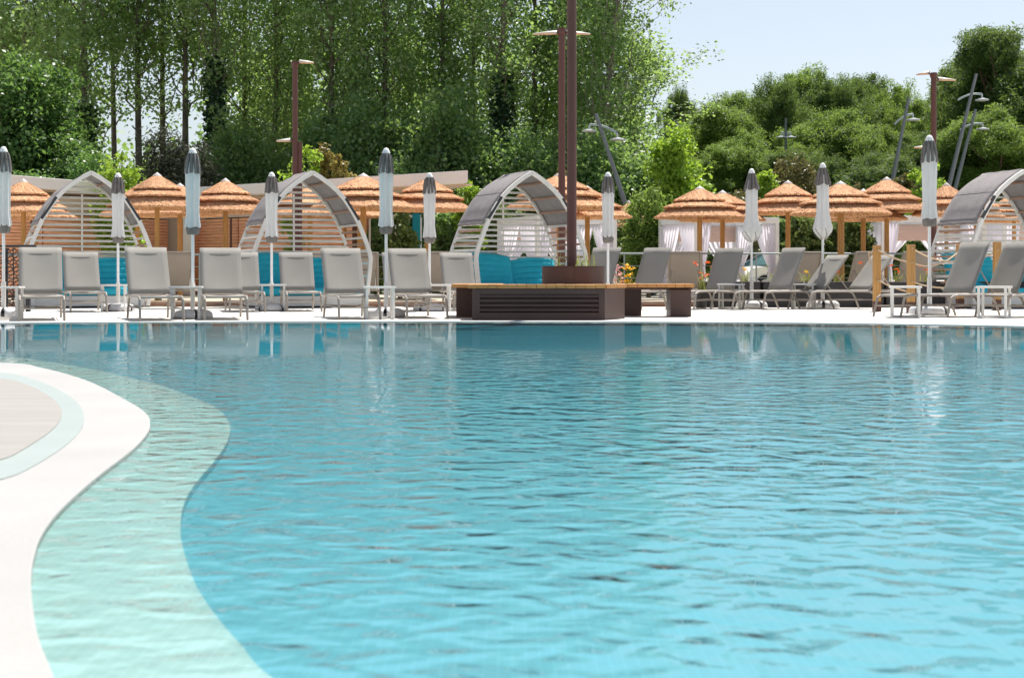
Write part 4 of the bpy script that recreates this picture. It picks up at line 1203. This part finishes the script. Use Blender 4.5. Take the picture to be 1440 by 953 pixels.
def make_poplar(seed, H=18.0, c0=3.0, rad=1.7, ncl=1.0, ivy=0.0, tm='trunk', leafsize=.155, lean=(0, 0), name='poplar', spread=1.0, per=76, tr=.17):
    rng = np.random.default_rng(seed); r = random.Random(seed)
    root = thing(name, 'tall poplar', 'poplar tree')
    t = MB()
    bend = Vector((r.uniform(-.5, .5), r.uniform(-.5, .5), 0))
    def tp(z):
        q = z / H
        return Vector((lean[0] * q ** 1.4 * H, lean[1] * q * H, z)) + bend * math.sin(q * 3.5) * q
    t.tube([tp(H * k / 14) - Vector((0, 0, .1 if k == 0 else 0)) for k in range(15)], [tr * (1.3 if k == 0 else (1 - .062 * k)) for k in range(15)], 9)
    cs = []
    z = max(1.6, c0 * .78)
    while z < H * .93:
        q = z / H
        a = r.uniform(0, 6.283); L = rad * spread * r.uniform(.9, 1.7) * (1.0 if q < .55 else 1.25 - .6 * (q - .55) / .45)
        el = R(r.uniform(48, 70)); p0 = tp(z)
        dv = Vector((math.cos(a) * math.cos(el), math.sin(a) * math.cos(el), math.sin(el)))
        side = Vector((r.uniform(-.2, .2), r.uniform(-.2, .2), .25))
        jj = [Vector((r.gauss(0, .09), r.gauss(0, .09), r.gauss(0, .05))) * L * (s > 0) for s in range(6)]
        pts = [p0 + dv * (L * 1.45 * s) + (side * .8 + Vector((0, 0, .25))) * (L * s * s) + jj[i_] for i_, s in enumerate((0, .2, .4, .6, .8, 1))]
        t.tube(pts, [tr * .27, tr * .21, tr * .16, tr * .11, tr * .07, tr * .03], 5)
        if z > c0 * .7:
            for s in (.25, .45, .65, .85, 1.0):
                if r.random() < .86 * ncl:
                    q_ = s * 5; p = pts[int(min(4, q_))].lerp(pts[int(min(4, q_)) + 1], q_ - int(min(4, q_))) + Vector((r.gauss(0, .3), r.gauss(0, .3), r.gauss(0, .3)))
                    cs.append(p)
                    if r.random() < .5:
                        tw = p + Vector((r.gauss(0, .5), r.gauss(0, .5), r.uniform(.1, .7)))
                        t.tube([pts[0].lerp(pts[-1], s), tw], [tr * .09, tr * .03], 4); cs.append(tw)
        z += r.uniform(.28, .62)
    for k in range(10): cs.append(tp(H * r.uniform(.85, 1.0)) + Vector((r.gauss(0, .3), r.gauss(0, .3), r.uniform(0, .5))))
    cs = np.array([tuple(p) for p in cs]); rad_ = rng.uniform(.45, .95, len(cs))
    c, off = clumped(cs, rad_, per, rng, 1.1)
    link('crown', quad_mesh('crown', leaves(c, leafsize, rng, .05, .72), LM['poplar']), root)
    t.build('trunk', M[tm], root, smooth=True)
    if ivy:
        n = int(ivy * 420)
        zz = rng.uniform(.1, ivy, n) ; aa = rng.uniform(0, 6.283, n); rr = (tr + .10 + .38 * rng.uniform(0, 1, n) ** 1.5) * (1.15 - .5 * zz / ivy)
        base = np.array([tuple(tp(z_)) for z_ in zz]); base[:, 0] += rr * np.cos(aa); base[:, 1] += rr * np.sin(aa)
        out = np.stack([np.cos(aa), np.sin(aa), np.zeros(n)], 1)
        link('ivy', quad_mesh('ivy', leaves(base, .17, rng, .1, .8, out), LM['ivy']), root)
    return root


PO = {
    'high': [make_poplar(s, 18, 8.6, 1.4, .85, per=60) for s in (3, 5)],
    'full': [make_poplar(s, 18, 3.0, 1.55, .97, per=64) for s in (7, 9, 13)],
    'ivy': [make_poplar(17, 18, 8.0, 1.5, .85, 8.8), make_poplar(19, 18, 5.0, 1.5, .9, 6.8)],
    'pale': [make_poplar(23, 17, 4.2, 1.9, .85, tm='trunk_pale', lean=(.10, 0), spread=1.25)],
}
GP = 'tall poplars behind the pool garden'
PL = [  # px, Y, kind, variant, height scale, label
    (8, 60, 'full', 0, 1.05, 'tall poplar at the far left edge above the bright broadleaf tree'),
    (40, 58, 'high', 0, 1.0, 'bare stemmed poplar rising above the bright broadleaf tree at far left'),
    (76, 62, 'high', 1, 1.0, 'thin poplar behind the bright broadleaf tree, second from its right side'),
    (124, 56, 'ivy', 1, 1.08, 'poplar with thick dark trunk just right of the bright broadleaf tree'),
    (163, 60, 'high', 0, 1.02, 'slender bare poplar above the lime bush by the leftmost cabana'),
    (197, 58, 'high', 1, 1.0, 'slender bare poplar at the left edge of the grey green conifer'),
    (230, 61, 'high', 0, .98, 'bare poplar with sky on both sides, left above the grey green conifer'),
    (261, 59, 'high', 1, 1.04, 'bare poplar with sky on both sides, right above the grey green conifer'),
    (306, 55, 'ivy', 0, 1.03, 'poplar whose trunk is wrapped in thick ivy, right of the grey green conifer'),
    (344, 62, 'full', 1, 1.0, 'leafy poplar between the thick ivy trunk and the first lamp post'),
    (384, 58, 'full', 2, 1.05, 'leafy poplar directly left of the first brown lamp post'),
    (424, 64, 'full', 0, 1.0, 'leafy poplar behind the first brown lamp post'),
    (461, 56, 'ivy', 1, 1.0, 'ivy clad poplar just right of the first brown lamp post'),
    (502, 60, 'high', 0, 1.05, 'poplar with open top above the left tall closed parasol of the middle group'),
    (540, 57, 'full', 1, 1.02, 'leafy poplar above the tall parasol at the teal banner'),
    (580, 62, 'full', 2, 1.0, 'leafy poplar above the middle of the white roof beam'),
    (622, 58, 'full', 0, 1.06, 'leafy poplar above the free end of the white roof beam'),
    (664, 61, 'full', 1, 1.0, 'leafy poplar above the lime shrub beside the bench cabana'),
    (706, 55, 'ivy', 0, .95, 'ivy wrapped poplar with forked trunk left of the twin lamp posts'),
    (748, 60, 'full', 2, 1.02, 'leafy poplar just left of the twin lamp posts'),
    (790, 63, 'full', 0, .98, 'leafy poplar directly behind the twin lamp posts'),
    (828, 57, 'pale', 0, 1.0, 'pale trunked poplar leaning right beside the nearest lamp post'),
    (858, 60, 'full', 1, .82, 'leafy poplar right of the nearest lamp post, taller of the last two'),
    (896, 63, 'full', 2, .60, 'shortest poplar, rightmost against the open sky'),
]
for px, Y, k, v, hs, lab in PL:
    lst = PO[k]; q = rnd.uniform(.92, 1.12)
    rz = rnd.uniform(0, 6.28) if k != 'pale' else rnd.uniform(-.3, .3)
    place(lst[v % len(lst)], (X(px, Y), Y, -.02), rz, lab, GP, (q, q, hs))

# second, deeper rank of the wood (a mass nobody could count)
rng = np.random.default_rng(77)
cs = []
for k in range(520):
    px = rng.uniform(-120, 900); Y = rng.uniform(66, 82)
    gap = 130 < px < 300
    top = rng.uniform(1, 6.0) if gap else rng.uniform(1, 13.5) * (1.0 if rng.uniform() < .8 else 1.25)
    if px > 840: top = min(top, 8)
    cs.append((X(px, Y), Y, top))
cs = np.array(cs); c, _ = clumped(cs, rng.uniform(.9, 1.9, len(cs)), 75, rng, 1.0); c = c[c[:, 2] > .05]
wd = link('woodland', quad_mesh('woodland', leaves(c, .30, rng, .1, .75), LM['under'])); tag(wd, 'deep shaded wood closing the view behind the poplar stems', 'wood', None, 'stuff')

# understorey trees filling between the poplar stems
UN = [tree_from_ells('understorey_tree', 'x', 'tree', [(0, 0, 3.2, 1.7, 1.5, 2.4), (-.7, .2, 2.0, 1.2, 1.2, 1.7), (.8, -.2, 2.4, 1.2, 1.2, 1.7), (.1, 0, 4.9, 1.0, 1.0, 1.5)], s, 'under', .15, 210, .62, 85, .11, 5.5, flat=.9, up=.15, shell=.35) for s in (31, 32)]
GUN = 'dark leafy trees under the poplars'
for i, (px, Y, sx, sz, lab) in enumerate(((336, 53, .95, 1.05, 'dark leafy tree between the ivy trunk and the first lamp post'), (382, 54, .9, .85, 'low dark tree behind the first parasol of the middle cabana'),
        (448, 54, 1.0, 1.05, 'dark leafy tree behind the ochre bush'), (508, 53, 1.0, 1.15, 'dark leafy tree left of the tall parasol at the teal banner'), (566, 53, 1.05, 1.1, 'dark leafy tree above the left part of the white roof beam'),
        (626, 52, 1.1, 1.2, 'big dark leafy tree over the free end of the white roof'), (680, 53, 1.0, 1.0, 'dark leafy tree directly left of the forked ivy trunk'), (740, 52, 1.0, .95, 'dark leafy tree above the canopy of the bench cabana'),
        (792, 54, 1.0, 1.0, 'dark leafy tree behind the twin lamp posts'), (846, 51, 1.05, .95, 'dark leafy tree right of the twin lamp posts beside a leaning mast'), (900, 52, 1.05, .82, 'dark leafy tree left of the lime green tree'),
        (650, 44.5, .6, .50, 'low dark shrubby tree just below the white roof end'), (300, 52, .8, .8, 'dark leafy tree at the foot of the thick ivy trunk'), (560, 50, .8, .72, 'low dark tree above the thatch beside the teal banner'))):
    place(UN[i % 2], (X(px, Y), Y, -.02), rnd.uniform(0, 6), lab, GUN, (sx, sx, sz))

# bright broadleaf trees at the left
BR = [tree_from_ells('broadleaf_tree', 'x', 'tree', [(0, 0, 4.6, 1.5, 1.4, 2.0), (-.9, .1, 3.2, 1.3, 1.2, 1.7), (.9, -.1, 3.0, 1.2, 1.2, 1.6), (.1, -.3, 1.8, 1.7, 1.3, 1.5), (.3, 0, 6.6, .95, .95, 1.3), (-.6, 0, 6.0, .8, .8, 1.2)], s, 'broad', .15, 280, .52, 85, .14, 7.5, flat=.8, up=.2, shell=.55) for s in (41, 42)]
for i, (px, Y, sx, sz, lab) in enumerate(((18, 47, 1.05, 1.03, 'bright broadleaf tree at the far left edge of the garden'), (66, 48, 1.0, 1.02, 'bright broadleaf tree with rounded top, right of the edge one'), (104, 46.5, .85, .66, 'lower bright broadleaf tree above the leftmost cabana'), (-30, 47, 1.1, .95, 'bright broadleaf tree cut by the left edge'), (40, 45, .9, .5, 'low bright broadleaf tree behind the leftmost thatched parasol'), (128, 45.5, .62, .60, 'small bright broadleaf tree between the leftmost cabana and the lime bush'))):
    place(BR[i % 2], (X(px, Y), Y, -.02), rnd.uniform(0, 6), lab, 'bright broadleaf trees at the left', (sx, sx, sz))

# grey green conifer
cf = tree_from_ells('conifer', 'grey green feathery conifer behind the thatch right of the leftmost cabana', 'conifer', [(0, 0, 3.0, 1.3, 1.1, 2.3), (-.6, 0, 4.2, .7, .7, 1.3), (.6, 0, 4.0, .8, .8, 1.3), (1.0, 0, 2.6, .8, .8, 1.2), (-.9, 0, 2.4, .7, .7, 1.2)], 51, 'conifer', .22, 260, .5, 60, .12, 6, 'trunk_pine', up=.3, asp=.22, shell=.3)
cf.location = (X(250, 49), 49, -.02); cf.scale = (.98, 1, 1.03)

# shrubs and small garden trees
def dome(name, seed, leaf, label, cat, lsize=.11, n=150, per=46, shell=.55, crad=.28, ells=None, tr=.05, up=.25, asp=.62, stems=1):
    return tree_from_ells(name, label, cat, ells or [(0, 0, .62, .48, .48, .38), (.18, 0, .50, .40, .40, .42), (-.2, .05, .48, .38, .38, .42), (0, 0, .32, .42, .42, .30)], seed, leaf, lsize, n, crad, per, tr, 1.0, 'trunk', up=up, asp=asp, shell=shell, limbs=12, stems=stems)


def shrub(name, seed, leaf, label, cat, px, top, wpx, Y, lsize=.12, **k):
    H = Zp(top, Y) + .02; wd_ = wpx / F * Y
    ax = wd_ * .5; 
    e = k.pop('ells', None)
    if e is None:
        rr = random.Random(seed); e = []
        for q in range(7):
            a = rr.uniform(0, 6.28); d = rr.uniform(.15, .5) * ax; hz = rr.uniform(.35, .80)
            e.append((d * math.cos(a), d * math.sin(a), hz * H, ax * rr.uniform(.42, .6), ax * rr.uniform(.42, .6), H * rr.uniform(.16, .24)))
        e.append((0, 0, H * .32, ax * .85, ax * .8, H * .28)); e.append((0, 0, H * .64, ax * .82, ax * .75, H * .34))
    o = tree_from_ells(name, label, cat, e, seed, leaf, lsize, k.get('n', 130), k.get('crad', .28) * max(.6, ax), k.get('per', 50), .06, H, k.get('tm', 'trunk'), up=k.get('up', .2), asp=k.get('asp', .62), shell=k.get('shell', .5), limbs=10)
    o.location = (X(px, Y), Y, -.02); o.rotation_euler = (0, 0, 0)
    return o


shrub('lime_bush', 61, 'lime', 'lime green bush behind the right shoulder of the leftmost cabana', 'bush', 170, 211, 82, 42.5, .13)
shrub('lime_bush', 62, 'lime', 'lime green bush behind the lamp post at the middle cabana', 'bush', 426, 197, 74, 43, .13)
shrub('ochre_bush', 63, 'yellow', 'ochre tinged bush growing into the lime bush right of the first lamp post', 'bush', 455, 199, 34, 43.6, .12)
shrub('ochre_bush', 64, 'yellow', 'narrow ochre bush standing alone right of the middle cabana top', 'bush', 481, 211, 40, 43, .12)
shrub('lime_bush', 65, 'lime', 'lime green shrub between the white roof end and the bench cabana', 'bush', 664, 246, 56, 41.5, .12)
shrub('lime_tree', 66, 'lime', 'bright lime green young tree left of the olive dome shrub, above the pavilion', 'tree', 957, 174, 104, 46, .15, n=240)
shrub('olive_dome', 67, 'olive', 'rounded olive brown dome shrub between the two flared parasols', 'shrub', 1115, 213, 90, 50, .11, n=230, ells=[(0, 0, 2.5, 1.02, 1.0, 2.3)], shell=.8, crad=.3)
shrub('olive_shrub', 68, 'olive', 'pale olive shrub behind the tall thatch at the twin lamp posts', 'shrub', 802, 233, 62, 45, .11)
shrub('lime_bush', 69, 'lime', 'lime green bush behind the tallest closed parasol', 'bush', 1303, 216, 62, 47, .13)
shrub('ochre_bush', 70, 'olive', 'brownish bush left of the lime bush at the tallest parasol', 'bush', 1268, 240, 40, 48, .12)
shrub('pine_shrub', 71, 'pine', 'dense mid green conifer shrub left of the curtained pavilion', 'shrub', 912, 262, 86, 41.5, .15, asp=.25, n=260, up=.35)
shrub('lime_bush', 72, 'lime', 'small lime bush peeking over thatch left of the olive dome shrub', 'bush', 1075, 238, 40, 47, .12)
shrub('olive_shrub', 73, 'olive', 'brown leaved low shrub behind thatch, left of the first flared parasol', 'shrub', 1044, 265, 60, 45, .11)
shrub('round_shrub', 74, 'olive', 'small round shrub peeking between the widest thatch and the one left of the tallest parasol', 'shrub', 1209, 254, 28, 44, .09)
for i, (px, top, wpx, Y, leaf, lab) in enumerate(((1134, 296, 60, 39.5, 'hedge', 'leafy garden shrub right of the pavilion, under the thatch below the olive dome'), (1162, 300, 50, 40, 'hedge', 'leafy garden shrub left of the double timber post'), (1205, 298, 56, 39.5, 'hedge', 'leafy garden shrub right of the double timber post'),
        (1100, 305, 40, 41, 'under', 'dark garden shrub beside the pavilion post'), (562, 298, 56, 39.0, 'hedge', 'yellow green shrub in front of the teal banner'), (700, 285, 60, 42, 'hedge', 'green shrub seen through the left slats of the bench cabana'), (738, 292, 50, 42.5, 'hedge', 'green shrub seen through the back slats of the bench cabana'),
        (530, 315, 44, 41, 'under', 'dark shrub behind the timber posts at the building end'), (625, 290, 60, 42, 'under', 'dark shrub under the thatch at the white roof end'), (880, 330, 60, 44, 'hedge', 'low green shrub behind the bench beyond the railing'),
        (1000, 330, 60, 44, 'under', 'dark low shrub seen through the pavilion curtains'), (1300, 300, 90, 46, 'under', 'dark shrub behind the pavilion at the tallest parasol'), (1380, 300, 90, 46, 'under', 'dark shrub behind the slats of the cropped cabana'), (820, 320, 60, 45, 'under', 'dark low shrub behind the nearest lamp post'), (1250, 310, 60, 44, 'hedge', 'green shrub left of the pavilion behind the bollards'), (1050, 310, 70, 47, 'under', 'dark shrub behind the white pavilion, above the car'))):
    shrub('garden_shrub', 80 + i, leaf, lab, 'shrub', px, top, wpx, Y, .12, n=120)

# pines at the right
def make_pine(seed, leaf, H=9.0, W=3.2, pads=24):
    r = random.Random(seed); e = []
    for k in range(pads):
        a = r.uniform(0, 6.283); q = r.uniform(0, 1) ** .5
        z = H * (.93 - .12 * q * q - r.uniform(0, .45) * (k % 3 > 0))
        e.append((math.cos(a) * q * W * .72, math.sin(a) * q * W * .72, z, W * r.uniform(.22, .36), W * r.uniform(.22, .36), H * r.uniform(.06, .10)))
    e.append((0, 0, H * .55, W * .62, W * .62, H * .22)); e.append((0, 0, H * .25, W * .6, W * .6, H * .2))
    return tree_from_ells('pine', 'x', 'pine tree', e, seed, leaf, .185, 520, .40, 165, .2, H, 'trunk_pine', flat=.8, up=.5, asp=.22, shell=.72, limbs=16)


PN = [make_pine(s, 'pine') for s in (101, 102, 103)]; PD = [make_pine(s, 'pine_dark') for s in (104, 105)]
GPN = 'pines behind the car park'
PNL = ((1005, 146, 62, 70, 0, 0, 'yellow green pine just right of the lime green young tree'), (1062, 128, 56, 75, 1, 0, 'broad pine between the lime green tree and the upright mast'), (955, 122, 24, 92, 0, 1, 'small distant dark pine alone against the sky'),
       (1098, 108, 46, 72, 0, 1, 'dark pine directly behind the upright steel mast'), (1140, 94, 60, 80, 2, 0, 'tallest of the middle pines, above the olive dome shrub'), (1196, 99, 52, 83, 1, 1, 'dark topped pine right of the tallest middle one'),
       (1036, 136, 60, 78, 2, 1, 'dark pine between the yellow green one and the broad one'), (1168, 110, 56, 78, 0, 1, 'dark pine wedged between the two tallest middle pines'), (1400, 60, 70, 64, 0, 1, 'dark pine filling the gap between the two tallest right ones'),
       (1240, 150, 40, 78, 0, 0, 'lower pine in the dip of the tree line left of the brown lamp post'), (1278, 114, 50, 80, 2, 0, 'pine left of the brown lamp post with pale top'), (1165, 150, 58, 66, 0, 0, 'bright rounded pine above the second flared parasol'),
       (1222, 172, 56, 64, 1, 0, 'bright rounded pine above the widest thatched parasol'), (1068, 185, 58, 63, 2, 0, 'mid height pine above the first flared parasol'), (1010, 205, 58, 62, 1, 0, 'lower pine above the thatch in front of the pavilion'),
       (1288, 188, 56, 63, 0, 1, 'dark pine at the foot of the brown lamp post'), (1330, 120, 48, 70, 1, 0, 'pine right of the brown lamp post'), (1374, 72, 70, 60, 0, 1, 'tall dark pine behind the two leaning masts'),
       (1434, 28, 84, 57, 1, 1, 'tallest dark pine at the right edge'), (1412, 150, 74, 54, 2, 0, 'pine with bright low boughs right of the leaning masts'), (1350, 185, 60, 56, 1, 1, 'dark pine behind the lower part of the leaning masts'),
       (1480, 90, 80, 56, 0, 1, 'dark pine just cut by the right edge'), (1130, 205, 50, 60, 1, 1, 'dark pine behind the olive dome shrub'), (1250, 215, 60, 58, 2, 1, 'dark pine low behind the ochre bush'))
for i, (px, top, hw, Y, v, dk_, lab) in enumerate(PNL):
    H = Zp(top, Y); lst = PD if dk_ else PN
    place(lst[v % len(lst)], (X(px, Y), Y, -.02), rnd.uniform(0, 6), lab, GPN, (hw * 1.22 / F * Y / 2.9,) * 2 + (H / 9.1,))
rng = np.random.default_rng(78); cs = []
for k in range(260):
    px = rng.uniform(900, 1620); Y = rng.uniform(86, 100); cs.append((X(px, Y), Y, rng.uniform(.5, 6.5)))
cs = np.array(cs); c, _ = clumped(cs, rng.uniform(1.2, 2.2, len(cs)), 70, rng, .9); c = c[c[:, 2] > .05]
wd = link('woodland', quad_mesh('woodland', leaves(c, .4, rng, .3, .3), LM['pine_dark'])); tag(wd, 'distant pine wood closing the view behind the car park', 'wood', None, 'stuff')
